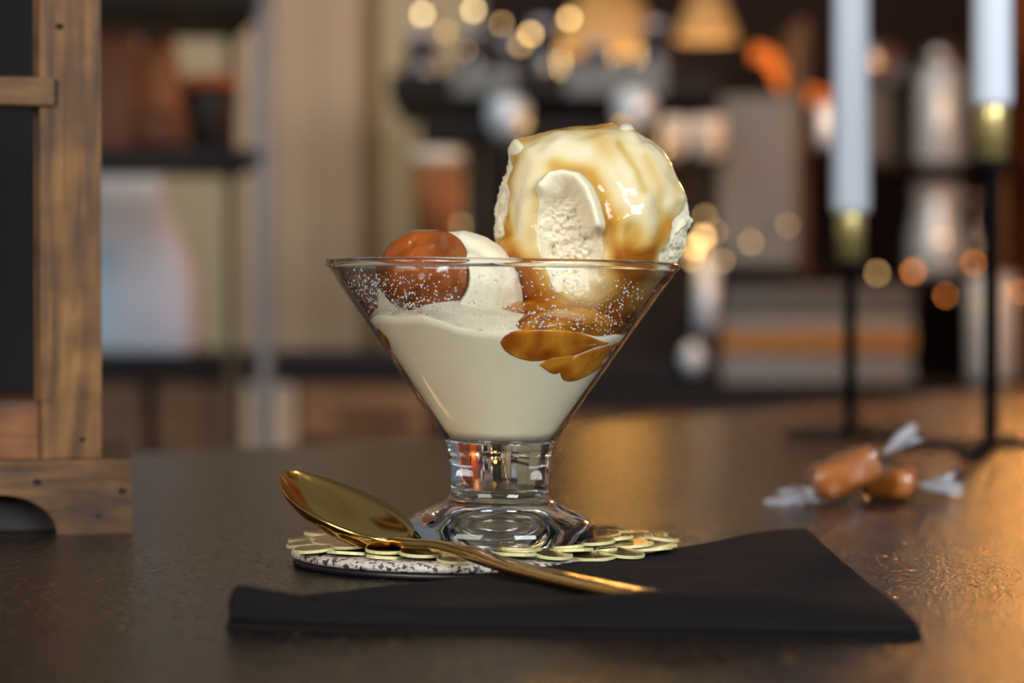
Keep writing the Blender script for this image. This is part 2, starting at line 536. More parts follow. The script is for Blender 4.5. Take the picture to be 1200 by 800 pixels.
def mat_emit(name, col, s):
    m = bpy.data.materials.new(name); m.use_nodes = True
    nt = m.node_tree; b = nt.nodes['Principled BSDF']
    b.inputs['Base Color'].default_value = col
    b.inputs['Emission Color'].default_value = col
    b.inputs['Emission Strength'].default_value = s
    n = nt.nodes.new('ShaderNodeTexNoise'); n.inputs['Scale'].default_value = 3
    mr = nt.nodes.new('ShaderNodeMapRange'); mr.inputs['To Min'].default_value = s * 0.9; mr.inputs['To Max'].default_value = s * 1.1
    nt.links.new(n.outputs['Fac'], mr.inputs['Value'])
    nt.links.new(mr.outputs['Result'], b.inputs['Emission Strength'])
    return m


M['bulb_hi'] = mat_emit('warm_bulb', srgb(255, 220, 160), 13)
M['bulb_mid'] = mat_emit('amber_bulb', srgb(255, 208, 138), 12)
M['bulb_lo'] = mat_emit('dim_amber_bulb', srgb(236, 192, 124), 6)
M['bulb_or'] = mat_emit('orange_bulb', srgb(255, 150, 70), 10)
M['added_glow'] = mat_emit('added_amber_glow', srgb(255, 184, 84), 42)
M['tube_orange'] = mat_emit('orange_tube_glow', srgb(240, 120, 40), 0.65)

# ------------------------------------------------------------------ the setting
YW = 4.55 - CAM_D                       # back wall
XR = 0.885                              # right wall plane
FZ = -0.98
struct(obj('floor', bx(-3.2, XR, -3.0, YW + 0.1, FZ - 0.05, FZ), M['floor']))
wall_back = struct(obj('wall_back', bx(-3.2, XR + 0.1, YW, YW + 0.1, FZ, 2.0), M['wall'], smooth=False))
struct(obj('wall_right', bx(XR, XR + 0.1, 1.2, YW + 0.1, FZ, 2.0), M['terracotta'], smooth=False))


def wpx(px, d):
    return (px - 600) * d / FPX


def zpx(py, d):
    return P(600, py, d).z


d = 4.55
for x0, x1, mat in ((276, 302, 'wall_board'), (322, 372, 'wall_board'), (373, 424, 'wall_board')):
    obj('wall_panel', bx(wpx(x0, d), wpx(x1, d), YW - 0.012, YW, FZ + 0.1, 1.95, 0.004), M[mat], wall_back, smooth=False)
obj('groove_shade', bx(wpx(426, d), wpx(446, d), YW - 0.004, YW, FZ + 0.1, 1.95), M['groove_shade'], wall_back, smooth=False)  # flat darker strip painted in place of the shade in a groove
obj('dark_cladding', bx(wpx(566, d), XR, YW - 0.03, YW, FZ + 0.1, 1.95), M['dark_panel'], wall_back, smooth=False)

# table: long dark bar top with an oblique far edge
tbl = thing('bar_table', 'dark speckled stone-look table top that everything in front stands on', 'table', (0, 0, 0))
edge = [(-0.9, 1.16), (-0.40, 1.22), (-0.222, 1.31), (-0.06, 1.47), (0.085, 1.72), (0.155, 1.86), (0.30, 2.08), (0.60, 2.6)]
edge = [(x, dd - CAM_D) for x, dd in edge]
poly = edge + [(0.80, 2.6 - CAM_D), (0.80, -0.62), (-0.9, -0.62)]
bm = bmesh.new()
top = [bm.verts.new((x, y, 0)) for x, y in poly]
bot = [bm.verts.new((x, y, -0.035)) for x, y in poly]
bm.faces.new(top)
bm.faces.new(list(reversed(bot)))
for k in range(len(poly)):
    k2 = (k + 1) % len(poly)
    bm.faces.new((top[k], bot[k], bot[k2], top[k2]))
obj('tabletop', bm, M['table'], tbl, smooth=False)
for x, y in ((-0.75, -0.45), (0.65, -0.45), (-0.75, 0.3), (0.65, 1.5)):
    obj('leg', bx(x - 0.03, x + 0.03, y - 0.03, y + 0.03, FZ, -0.035, 0.004), M['black_metal'], tbl, smooth=False)

# ------------------------------------------------------------------ glass coupe
AX = (588.0 - 600) / 3764 - 0.0009       # axis at the foot
GZ = 0.0068                               # foot rests on the coaster discs
TILT = math.radians(0.75)
coupe = thing('dessert_glass', 'clear footed dessert glass holding the ice cream, standing on the coaster', 'dessert glass', (AX, 0, GZ))
coupe.rotation_euler = (0, TILT, 0)
S = 1 / 3764.0


def zz(py):
    return 0.08 + (360 - py) * S - GZ


Z_RIM, Z_BOT = zz(312), zz(515)
R_RIM, R_BOT = 206 * S, 65 * S
WALL = 0.0021


def r_out(z):
    return R_BOT + (z - Z_BOT) * (R_RIM - R_BOT) / (Z_RIM - Z_BOT)


def r_in(z):
    return r_out(z) - WALL


prof = []
for i in range(13):
    z = Z_BOT + (Z_RIM - 0.0012 - Z_BOT) * i / 12
    prof.append((r_out(z), z))
prof += [(R_RIM - 0.0011, Z_RIM - 0.0010)]
for i in range(12, -1, -1):
    z = Z_BOT + 0.0004 + (Z_RIM - 0.0014 - Z_BOT) * i / 12
    prof.append((r_in(z), z))
obj('bowl', lathe(prof, 128, closed=True), M['bowl_glass'], coupe)
obj('rim', lathe([(R_RIM - 0.0011 + 0.0015 * math.cos(2 * math.pi * k / 14), Z_RIM + 0.0003 + 0.00135 * math.sin(2 * math.pi * k / 14)) for k in range(14)], 160, closed=True), M['solid_glass'], coupe)
sp = [(0.0, Z_BOT - 0.0014), (0.006, Z_BOT - 0.0013), (0.011, Z_BOT - 0.0009), (0.0145, Z_BOT - 0.0002), (R_BOT - 0.0004, Z_BOT - 0.0001), (R_BOT - 0.0001, Z_BOT - 0.0008)]
for py, r in ((524, 62.3), (535, 60), (550, 58.3), (565, 57.3), (575, 57.3), (580, 58.5), (585, 62), (589, 68), (594, 78), (599, 89), (604, 99), (609, 106.5), (614, 111), (619, 113), (625, 113.6), (631, 113.3), (635, 111.5), (637.5, 108)):
    sp.append((r * S, zz(py)))
sp += [(0.025, 0.0), (0.022, 0.0005), (0.017, 0.0026), (0.010, 0.0040), (0.0, 0.0045)]
dz = sp[-6][1]
sp = [(r, z if z > 0.0012 or r < 0.0255 else max(z, 0.0)) for r, z in sp]
obj('stem_and_foot', lathe(sp, 128), M['solid_glass'], coupe)

# frost / sugar specks clinging to the inside of the glass
random.seed(7)
bm = bmesh.new()


def speck(phi, z, s, bm):
    r = r_in(z) - 0.0001
    c = Vector((r * math.cos(phi), r * math.sin(phi), z))
    rot = Matrix.Rotation(phi, 4, 'Z') @ Matrix.Rotation(random.uniform(0, 3), 4, 'X')
    mtx = Matrix.Translation(c) @ rot @ Matrix.Diagonal((0.4, random.uniform(0.6, 1.5), 1, 1))
    bmesh.ops.create_icosphere(bm, subdivisions=1, radius=s, matrix=mtx)


def phi_for(px, z):
    x = (px - 586) * S
    r = r_in(z)
    return -math.acos(max(-0.999, min(0.999, x / r)))


clusters = [((505, 362), 40, 11, 210), ((470, 345), 36, 18, 150), ((430, 338), 24, 16, 130), ((440, 360), 22, 12, 70), ((640, 375), 55, 12, 150), ((705, 372), 30, 22, 130), ((725, 345), 26, 16, 60),
            ((560, 350), 60, 25, 70), ((640, 345), 50, 18, 60), ((590, 330), 120, 10, 60)]
for (cx, cy), sx, sy, n in clusters:
    for _ in range(n):
        px, py = random.gauss(cx, sx * 0.6), random.gauss(cy, sy * 0.7)
        if not (319 < py < 395) or not (395 < px < 775):
            continue
        z = zz(py)
        speck(phi_for(px, z) + random.uniform(-0.01, 0.01), z, random.choice((0.00016, 0.0002, 0.00025, 0.0003, 0.0004)), bm)
o = obj('frost_specks', bm, M['frost'], coupe)
o['kind'] = 'stuff'

# ------------------------------------------------------------------ ice cream
def cube_sphere(n):
    idx = {}
    verts, faces = [], []

    def vid(p):
        key = (round(p[0], 6), round(p[1], 6), round(p[2], 6))
        if key not in idx:
            idx[key] = len(verts)
            verts.append(p)
        return idx[key]
    for ax in range(3):
        for sgn in (-1, 1):
            grid = []
            for i in range(n + 1):
                row = []
                for j in range(n + 1):
                    a = math.tan((2 * i / n - 1) * math.pi / 4)
                    b = math.tan((2 * j / n - 1) * math.pi / 4)
                    v = [0, 0, 0]
                    v[ax] = sgn
                    v[(ax + 1) % 3] = a * sgn
                    v[(ax + 2) % 3] = b
                    l = math.sqrt(v[0] ** 2 + v[1] ** 2 + v[2] ** 2)
                    row.append(vid((v[0] / l, v[1] / l, v[2] / l)))
                grid.append(row)
            for i in range(n):
                for j in range(n):
                    faces.append((grid[i][j], grid[i + 1][j], grid[i + 1][j + 1], grid[i][j + 1]))
    return np.array(verts), faces


def streak(u, v, pl, w):
    best = np.full(u.shape, 1e9)
    for (x0, y0), (x1, y1) in zip(pl[:-1], pl[1:]):
        dx, dy = x1 - x0, y1 - y0
        t = np.clip(((u - x0) * dx + (v - y0) * dy) / (dx * dx + dy * dy), 0, 1)
        best = np.minimum(best, (u - x0 - t * dx) ** 2 + (v - y0 - t * dy) ** 2)
    return np.exp(-best / (2 * w * w))


def blob(u, v, cx, cy, rx, ry, ang=0.0, p=2):
    c, s = math.cos(ang), math.sin(ang)
    a = ((u - cx) * c + (v - cy) * s) / rx
    b = (-(u - cx) * s + (v - cy) * c) / ry
    return np.exp(-(np.sqrt(a * a + b * b) ** (2 * p)) * 0.7)


def nz(co, sc, octv=1, off=0.0):
    out = np.zeros(len(co))
    for i, c in enumerate(co):
        p = Vector((c[0] * sc + off, c[1] * sc, c[2] * sc))
        out[i] = noise.noise(p) if octv == 1 else noise.fractal(p, 1.0, 2.0, octv)
    return out


def clamp_in(co):
    """keep everything inside the bowl wall"""
    z = co[:, 2] - GZ
    x = co[:, 0] - AX - TILT * z
    y = co[:, 1]
    r = np.sqrt(x * x + y * y)
    lim = np.where(z < Z_RIM + 0.001, (R_BOT + (np.maximum(z, Z_BOT) - Z_BOT) * (R_RIM - R_BOT) / (Z_RIM - Z_BOT)) - WALL - 0.0004, 1e3)
    f = np.minimum(1.0, lim / np.maximum(r, 1e-9))
    co[:, 0] = AX + TILT * z + x * f
    co[:, 1] = y * f
    return co


def mesh_np(name, co, faces, attr=None):
    me = bpy.data.meshes.new(name)
    me.from_pydata([tuple(c) for c in co], [], faces)
    if attr is not None:
        a = me.attributes.new('amt', 'FLOAT', 'POINT')
        a.data.foreach_set('value', attr.astype(np.float32))
    me.update()
    return me


# big scoop -----------------------------------------------------------------
outline = [(579.7, 274), (580.5, 258), (582, 244), (584, 227), (592, 205), (599, 177), (607, 166), (620, 163), (641, 159.5), (667, 152), (700, 149), (722, 147.6), (737, 152), (756, 162), (774, 175), (787, 192), (794, 214),
           (800, 230), (803, 244), (806, 256), (805, 266), (802, 276), (797.5, 292), (789, 311), (772, 338), (748, 364), (715, 384), (675, 392), (640, 386), (612, 362), (594, 335), (583, 300)]
CU, CV = 694.0, 268.0
ang = np.array([math.atan2(-(y - CV), x - CU) for x, y in outline])
rad = np.array([math.hypot(x - CU, y - CV) for x, y in outline])
o_ = np.argsort(ang)
ang, rad = ang[o_], rad[o_]
ang = np.concatenate([ang - 2 * np.pi, ang, ang + 2 * np.pi])
rad = np.concatenate([rad, rad, rad])

dirs, faces = cube_sphere(124)
sc_cx, sc_cz, sc_cy = (CU - 600) * S, 0.08 + (360 - CV) * S, 0.004
th = np.arctan2(dirs[:, 2], dirs[:, 0])
sxy = np.sqrt(dirs[:, 0] ** 2 + dirs[:, 2] ** 2)
wgt = np.clip((sxy - 0.1) / 0.75, 0, 1)
wgt = wgt * wgt * (3 - 2 * wgt)
tt = np.linspace(-np.pi, np.pi, 721)[:-1]
raw = np.interp(tt, ang, rad)
ker = np.exp(-0.5 * (np.arange(-90, 91) / 30.0) ** 2); ker /= ker.sum()
smo = np.convolve(np.concatenate([raw[-90:], raw, raw[:90]]), ker, 'valid')
ttx = np.concatenate([tt, [np.pi]]); smo = np.concatenate([smo, smo[:1]])
w2 = np.clip((sxy - 0.78) / 0.2, 0, 1)
w2 = w2 * w2 * (3 - 2 * w2)
rr = ((np.interp(th, ang, rad) * w2 + np.interp(th, ttx, smo) * (1 - w2)) * wgt + 113.0 * (1 - wgt)) * S
base = np.stack([rr * np.cos(th) * sxy, dirs[:, 1] * 0.0265, rr * np.sin(th) * sxy], 1)
u = CU + base[:, 0] / S
v = CV - base[:, 2] / S
front = np.clip(-dirs[:, 1] * 2.0 + 0.3, 0, 1)
uj = u + 5.0 * nz(base, 170, 2, 31.0)
vj = v + 5.0 * nz(base, 170, 2, 47.0)
lip = streak(u, v, [(642, 226), (650, 216), (661, 213), (674, 217), (685, 230), (692, 248), (697, 266)], 6.0) * front
crater = blob(uj, vj, 667, 284, 31, 50, -0.16, 3) * front * (1 - np.clip(lip * 1.3, 0, 1))
lwall = streak(u, v, [(640, 232), (636, 255), (634, 285), (642, 310), (652, 340)], 4.0) * front
edge_l = np.clip((600 - uj + (v - 200) * -0.10) / 8, 0, 1) * np.clip((v - 165) / 20, 0, 1) * np.clip((285 - v) / 15, 0, 1)
edge_r = np.clip((uj - (802 - (v - 215) * 0.31)) / 6, 0, 1) * np.clip((v - 214) / 8, 0, 1) * np.clip((322 - v) / 14, 0, 1)
knob = blob(u, v, 603, 174, 10, 9) + blob(u, v, 734, 152, 9, 5)
n_low = nz(base, 90, 2)
n_hi = nz(base, 330, 2, 5)
n_vhi = nz(base, 800, 1, 9)
ridges = streak(u, v, [(738, 165), (765, 200), (778, 240)], 7) + streak(u, v, [(706, 168), (735, 205), (752, 250), (756, 285)], 8) + streak(u, v, [(655, 175), (630, 195), (618, 230)], 10) \
    + streak(u, v, [(670, 180), (700, 190), (722, 220), (735, 255)], 8) + streak(u, v, [(725, 262), (722, 290), (728, 312)], 5) + streak(u, v, [(615, 250), (612, 275), (620, 300)], 8) \
    + streak(u, v, [(760, 175), (785, 205), (790, 235)], 5)
amber = 0.55 * streak(u, v, [(650, 200), (668, 202), (690, 212), (703, 235), (706, 262), (712, 280), (722, 300)], 7) \
    + 0.55 * streak(u, v, [(720, 262), (735, 275), (728, 300), (722, 318)], 10) + 0.75 * streak(u, v, [(782, 262), (765, 285), (752, 315)], 8) \
    + 0.55 * streak(u, v, [(604, 180), (598, 210), (592, 250), (597, 275)], 4.5) + 0.6 * streak(u, v, [(588, 276), (600, 292), (606, 315), (618, 345)], 7) \
    + 0.35 * streak(u, v, [(702, 150), (700, 165), (708, 185)], 9) + 0.5 * streak(u, v, [(612, 168), (635, 161), (665, 154), (700, 149), (725, 150)], 3.0) \
    + 0.4 * streak(u, v, [(722, 176), (742, 206), (748, 228)], 4) + 0.3 * streak(u, v, [(752, 190), (768, 222), (770, 250)], 4) + 0.25 * streak(u, v, [(640, 225), (628, 250), (622, 280)], 5) \
    + 0.25 * streak(u, v, [(770, 180), (784, 215), (786, 240)], 3) \
    + 0.85 * streak(u, v, [(615, 312), (628, 345), (640, 378), (660, 388)], 15) + 0.9 * streak(u, v, [(745, 312), (735, 345), (715, 375)], 15) + 0.5 * streak(u, v, [(640, 378), (690, 384), (715, 375)], 12)
disp = 0.0011 * n_low + 0.0011 * np.clip(ridges, 0, 1.2) - 0.0009 * np.clip(amber, 0, 1) * front
disp += 0.0050 * lip + 0.0012 * lwall + 0.0014 * knob
rough_m = np.clip(edge_r + edge_l, 0, 1)
disp += rough_m * (0.0013 * n_hi + 0.0004 * n_vhi)
disp += 0.0012 * np.exp(-((u - 798) ** 2 + (v - 234) ** 2) / 120) + 0.0010 * np.exp(-((u - 806) ** 2 + (v - 259) ** 2) / 50)
normal = base / np.maximum(np.linalg.norm(base, axis=1, keepdims=True), 1e-9)
co = base + normal * disp[:, None] + np.array([sc_cx, sc_cy, sc_cz])
uv3 = np.stack([u, v, np.zeros_like(u)], 1)
n_pit = np.abs(nz(uv3, 0.075, 3, 2.0)) * 1.6 + nz(uv3, 0.22, 2, 7.0) * 0.5
co[:, 1] += crater * (0.0062 + 0.0016 * n_pit)          # scooped-out hollow with a crumbly floor
co_s = clamp_in(co.copy())
scoop = obj('ice_cream_scoop', mesh_np('ice_cream_scoop', co_s, faces), M['cream'])
tag(scoop, 'large cream-coloured ice cream scoop with caramel sauce dripping down it, standing above the glass rim', 'ice cream')
cover = np.clip(1.0 - 1.6 * lip - 1.9 * crater - 1.2 * edge_l - 1.5 * edge_r - 1.0 * knob - 0.9 * lwall, 0, 1)
white_gap = 0.9 * blob(u, v, 635, 185, 14, 9) + 0.55 * blob(u, v, 665, 180, 24, 14)
amt = 0.20 + 0.09 * n_low + 0.85 * amber - 0.14 * np.clip(ridges, 0, 1) - 0.16 * white_gap
amt = np.clip(amt, 0.02, 1)
thick = cover * (0.00012 + 0.0010 * amt) - (1 - cover) * 0.0006
co_c = clamp_in(co + normal * thick[:, None])
keep = [f for f in faces if max(cover[i] for i in f) > 0.25]
used = sorted({i for f in keep for i in f})
remap = {k: j for j, k in enumerate(used)}
so = obj('caramel_sauce', mesh_np('caramel_sauce', co_c[used], [tuple(remap[i] for i in f) for f in keep], amt[used]), M['sauce'], scoop)
so['label'] = 'thin glossy amber caramel sauce'

# small scoop ------------------------------------------------------------------
dirs2, faces2 = cube_sphere(64)
c2 = Vector(((528 - 600) * S, -0.0060, 0.08 + (360 - 348) * S))
b2 = dirs2 * np.array([0.0224, 0.0240, 0.0200])
n1 = nz(b2, 80, 2, 3.0)
n2 = nz(b2, 380, 2, 8.0)
u2, v2 = 530 + b2[:, 0] / S, 348 - b2[:, 2] / S
d2 = 0.0008 * n1 + 0.00012 * n2
d2 += 0.0009 * streak(u2, v2, [(545, 279), (570, 284), (592, 300), (604, 325)], 4) - 0.0011 * streak(u2, v2, [(540, 286), (562, 292), (584, 308)], 4) + 0.0008 * streak(u2, v2, [(600, 335), (607, 350), (602, 368), (585, 385)], 4)
co2 = b2 + (dirs2 * d2[:, None]) + np.array(c2)
BALL = Vector(((497 - 600) * S * 0.968, -0.0240, 0.08 + (360 - 318) * S * 0.968))
rho = np.sqrt((co2[:, 0] - BALL.x) ** 2 + (co2[:, 2] - BALL.z) ** 2)
pocket = np.where(rho < 0.0128, BALL.y + 0.0012, BALL.y + 0.0012 - (rho - 0.0128) * 4.0)      # hollow pressed in by the toffee ball
co2[:, 1] = np.maximum(co2[:, 1], np.minimum(pocket, 0.004))
co2 = clamp_in(co2)
tag(obj('ice_cream_scoop', mesh_np('small_scoop', co2, faces2), M['cream']), 'small pale ice cream scoop between the toffee ball and the large scoop', 'ice cream')

# cream fill of the bowl ---------------------------------------------------------
NF = 120


def fill_top(phi):
    px = 586 + math.cos(phi) * 150
    zf = 373 + 17 * min(1, max(0, (px - 500) / 90))
    return zz(zf) + 0.0005 * math.sin(phi * 5 + 1) + 0.0004 * math.sin(phi * 11)


bm = bmesh.new()
rings = []
for i in range(15):
    ring = []
    for k in range(NF):
        phi = 2 * math.pi * k / NF
        t = i / 14
        z = Z_BOT + 0.0004 + t * (fill_top(phi) - Z_BOT - 0.0004)
        r = r_in(z) + 0.00015
        ring.append(bm.verts.new((r * math.cos(phi), r * math.sin(phi), z)))
    rings.append(ring)
for f, dzz in ((0.99, 0.0006), (0.93, 0.0030), (0.8, 0.0060), (0.6, 0.007), (0.3, 0.007)):
    ring = []
    for k in range(NF):
        phi = 2 * math.pi * k / NF
        z = fill_top(phi)
        r = (r_in(z) + 0.00015) * f
        ring.append(bm.verts.new((r * math.cos(phi), r * math.sin(phi), z + dzz + 0.0006 * noise.noise(Vector((phi * 2, f * 5, 0))))))
    rings.append(ring)
for a, b in zip(rings[:-1], rings[1:]):
    for k in range(NF):
        bm.faces.new((a[k], a[(k + 1) % NF], b[(k + 1) % NF], b[k]))
bm.faces.new(list(reversed(rings[0])))
bm.faces.new(rings[-1])
fill = thing('ice_cream_filling', 'smooth melted vanilla ice cream filling the lower cone of the glass', 'ice cream', (AX, 0, GZ))
fill.rotation_euler = (0, TILT, 0)
obj('cream_body', bm, M['cream_fill'], fill)


def pool(name, pts, thick=0.0016):
    """caramel pressed flat against the glass wall; outline in (photo x, photo y) turned into angle and height on the cone"""
    n = 40
    pl = catmull([(x, y, 0) for x, y in pts] + [(pts[0][0], pts[0][1], 0)], n)[:-1]
    cx = sum(p.x for p in pl) / len(pl); cy = sum(p.y for p in pl) / len(pl)
    bm = bmesh.new()
    lay = []
    for f, dr in ((1.0, 0.00035), (0.96, -0.0002), (0.85, -0.0004), (0.55, -0.0004), (0.2, -0.0004)):
        ring = []
        for p in pl:
            x, y = cx + (p.x - cx) * f, cy + (p.y - cy) * f
            z = zz(y)
            ph = phi_for(x, z)
            r = r_in(z) - dr
            ring.append(bm.verts.new((r * math.cos(ph), r * math.sin(ph), z)))
        lay.append(ring)
    back = []
    for p in pl:
        z = zz(p.y); ph = phi_for(p.x, z); r = r_in(z) - thick
        back.append(bm.verts.new((r * math.cos(ph), r * math.sin(ph), z)))
    lay.insert(0, back)
    for a, b in zip(lay[:-1], lay[1:]):
        for k in range(n):
            bm.faces.new((a[k], a[(k + 1) % n], b[(k + 1) % n], b[k]))
    bm.faces.new(lay[-1])
    bm.faces.new(list(reversed(lay[0])))
    return obj(name, bm, M['sauce_pool'], fill)


pool('caramel_pool', [(583, 399), (590, 390), (610, 385), (645, 384), (675, 387), (700, 396), (712, 400), (695, 404), (672, 413), (650, 417), (622, 421), (600, 416), (588, 408)])
pool('caramel_pool', [(628, 424), (640, 417), (655, 414), (668, 413), (664, 424), (652, 434), (642, 434)])
pool('caramel_pool', [(651, 432), (660, 420), (675, 412), (695, 405), (715, 400), (728, 398), (722, 412), (706, 426), (688, 437), (670, 444), (656, 443)])
pool('caramel_pool', [(705, 438), (712, 425), (725, 414), (742, 398), (738, 412), (722, 432), (708, 442)])
pool('caramel_pool', [(436, 388), (444, 386), (456, 398), (459, 412), (455, 420), (447, 416), (440, 402)])
# sauce lying on top of the fill between and behind the scoops
dirs4, faces4 = cube_sphere(28)
c4 = dirs4 * np.array([0.0280, 0.0345, 0.0105]) + np.array([0.0125, -0.004, zz(391)])
c4[:, 2] += 0.0012 * nz(dirs4, 2.5, 2)
lim4 = R_BOT + (c4[:, 2] - Z_BOT) * (R_RIM - R_BOT) / (Z_RIM - Z_BOT) - WALL - 0.0003
f4 = np.minimum(1.0, lim4 / np.maximum(np.hypot(c4[:, 0], c4[:, 1]), 1e-9))
c4[:, 0] *= f4; c4[:, 1] *= f4
obj('caramel_layer', mesh_np('caramel_layer', c4, faces4), M['sauce_pool'], fill)

# toffee ball -------------------------------------------------------------------
dirs3, faces3 = cube_sphere(48)
c3 = BALL
b3 = dirs3 * np.array([0.0136, 0.0125, 0.0132])
n1 = nz(b3, 75, 2, 1.3)
u3, v3 = 497 + b3[:, 0] / S, 318 - b3[:, 2] / S
d3 = 0.0019 * n1
d3 -= 0.0013 * blob(u3, v3, 490, 281, 16, 6, -0.25) * np.clip(-dirs3[:, 1] + 0.6, 0, 1)
d3 += 0.0007 * streak(u3, v3, [(505, 322), (492, 335), (470, 348)], 4) - 0.0008 * streak(u3, v3, [(520, 330), (500, 345), (472, 356)], 5)
# flattened facets
for nx, ny, nzz, lim in ((-0.55, -0.6, 0.58, 0.0118), (0.75, -0.4, 0.52, 0.0116), (0.1, -0.9, 0.42, 0.0119), (-0.8, -0.3, -0.5, 0.0122), (0.3, -0.75, -0.6, 0.0120)):
    nvec = np.array([nx, ny, nzz]); nvec /= np.linalg.norm(nvec)
    b3p = b3 @ nvec
    over = np.clip(b3p - lim, 0, 1)
    d3 -= over * 0.9
co3 = b3 + dirs3 * d3[:, None] + np.array(c3)
tag(obj('toffee_ball', mesh_np('toffee_ball', clamp_in(co3), faces3), M['toffee']), 'shiny brown toffee ball resting inside the glass rim', 'caramel candy')

# ------------------------------------------------------------------ coaster
CX, CY, CR = -0.0135, 0.0070, 0.0555
coaster = thing('coaster', 'round pale coaster edged with overlapping gilt discs under the dessert glass', 'coaster', (CX, CY, 0))
obj('rubber_base', lathe([(0, 0), (CR * 0.985, 0), (CR * 0.995, 0.0008), (CR * 0.995, 0.0018), (CR * 0.98, 0.0022), (0, 0.0022)], 96), M['black_rubber'], coaster)
obj('pad', lathe([(0, 0.0022), (CR * 0.985, 0.0022), (CR * 1.005, 0.0028), (CR * 1.005, 0.0040), (CR * 0.975, 0.0050), (CR * 0.92, 0.0053), (0, 0.0053)], 128), M['cork'], coaster)


def disc_mesh(R):
    me = bpy.data.meshes.new('gilt_disc')
    bm = bmesh.new()
    n = 20
    T = 0.00055
    dome = 0.0003
    c_t = bm.verts.new((0, 0, T + dome * 0.2))
    ins = [bm.verts.new((R * 0.95 * math.cos(2 * math.pi * k / n), R * 0.95 * math.sin(2 * math.pi * k / n), T + dome * 0.5)) for k in range(n)]
    rim_t = [bm.verts.new((R * math.cos(2 * math.pi * k / n), R * math.sin(2 * math.pi * k / n), T + dome * 0.35)) for k in range(n)]
    rim_b = [bm.verts.new((R * math.cos(2 * math.pi * k / n), R * math.sin(2 * math.pi * k / n), -0.0002)) for k in range(n)]
    for k in range(n):
        k2 = (k + 1) % n
        bm.faces.new((c_t, ins[k], ins[k2]))
        f = bm.faces.new((ins[k], rim_t[k], rim_t[k2], ins[k2]))
        f.material_index = 1
        f = bm.faces.new((rim_t[k], rim_b[k], rim_b[k2], rim_t[k2]))
        f.material_index = 1
    f = bm.faces.new(list(reversed(rim_b)))
    f.material_index = 1
    bmesh.ops.recalc_face_normals(bm, faces=bm.faces)
    bm.to_mesh(me); bm.free()
    me.materials.append(M['gilt_top']); me.materials.append(M['gilt_edge'])
    return me


dms = [disc_mesh(0.0066), disc_mesh(0.0056), disc_mesh(0.0074)]
random.seed(21)
DX, DY = 0.0043, -0.0005
for ring_r, cnt, z0 in ((0.0550, 26, 0.0055), (0.0475, 22, 0.0060), (0.0395, 18, 0.0062), (0.0300, 13, 0.0056), (0.019, 8, 0.0054), (0.007, 4, 0.0054)):
    off = random.uniform(0, 1)
    for k in range(cnt):
        a = 2 * math.pi * (k + off + random.uniform(-0.2, 0.2)) / cnt
        r = ring_r + random.uniform(-0.0022, 0.0016)
        o = bpy.data.objects.new('gilt_disc', random.choice(dms))
        COL.objects.link(o)
        o.parent = coaster
        flat = 0.25 if ring_r < 0.034 else 1.0
        o.location = (DX + r * math.cos(a) * 1.02, DY + r * math.sin(a) * 0.87, z0 + random.uniform(0, 0.0017) * flat)
        tl = (0.15 * random.uniform(-0.9, 0.9)) * flat
        o.rotation_euler = (Matrix.Rotation(a, 3, 'Z') @ Matrix.Rotation(tl, 3, 'Y') @ Matrix.Rotation(random.uniform(-0.06, 0.06) * flat, 3, 'X')).to_euler()

# ------------------------------------------------------------------ spoon
spoon = thing('dessert_spoon', 'polished gold dessert spoon leaning across the coaster edge and napkin', 'spoon', (0, 0, 0))
tip = P(338, 551, 0.758)
heel = P(470, 631, 0.722)
axis = (tip - heel)
Lb = axis.length
e1 = axis.normalized()
hd = Vector((e1.x, e1.y, 0)).normalized()
e2 = Vector((-hd.y, hd.x, 0))           # lateral
if e2.y > 0:
    e2 = -e2
e3 = e1.cross(e2)
if e3.z < 0:
    e3 = -e3
NB, NL = 36, 17
bm = bmesh.new()


def bw(s):
    # s 0 at the heel, 1 at the tip: egg outline
    return 0.0168 * (max(0.0, math.sin(math.pi * s ** 0.92)) ** 0.52) * (1.04 - 0.12 * s)


def bowl_grid(off):
    g = []
    for i in range(NB + 1):
        s = i / NB
        s = 0.5 - 0.5 * math.cos(math.pi * s)
        w = max(bw(s), 0.0006)
        row = []
        for j in range(NL):
            t = -1 + 2 * j / (NL - 1)
            dep = 0.0085 * (1 - t * t) ** 0.8 * (math.sin(math.pi * s) ** 0.6 if 0 < s < 1 else 0) * (1.1 - 0.35 * s)
            p = heel + e1 * (s * Lb) + e2 * (t * w) - e3 * (dep + off)
            row.append(bm.verts.new(p))
        g.append(row)
    return g


g1, g2 = bowl_grid(0.0), bowl_grid(0.0013)
for i in range(NB):
    for j in range(NL - 1):
        bm.faces.new((g1[i][j], g1[i + 1][j], g1[i + 1][j + 1], g1[i][j + 1]))
        bm.faces.new((g2[i][j], g2[i][j + 1], g2[i + 1][j + 1], g2[i + 1][j]))
for i in range(NB):
    bm.faces.new((g1[i][0], g2[i][0], g2[i + 1][0], g1[i + 1][0]))
    bm.faces.new((g1[i][-1], g1[i + 1][-1], g2[i + 1][-1], g2[i][-1]))
for j in range(NL - 1):
    bm.faces.new((g1[0][j], g1[0][j + 1], g2[0][j + 1], g2[0][j]))
    bm.faces.new((g1[-1][j], g2[-1][j], g2[-1][j + 1], g1[-1][j + 1]))
obj('spoon_bowl', bm, M['gold'], spoon)
hpts = catmull([heel + e1 * 0.0012 - e3 * 0.0010, P(482, 637.5, 0.7165), P(515, 640, 0.709), P(555, 650, 0.697), P(610, 667, 0.673), P(690, 685, 0.642), P(762, 698.5, 0.617)], 40)


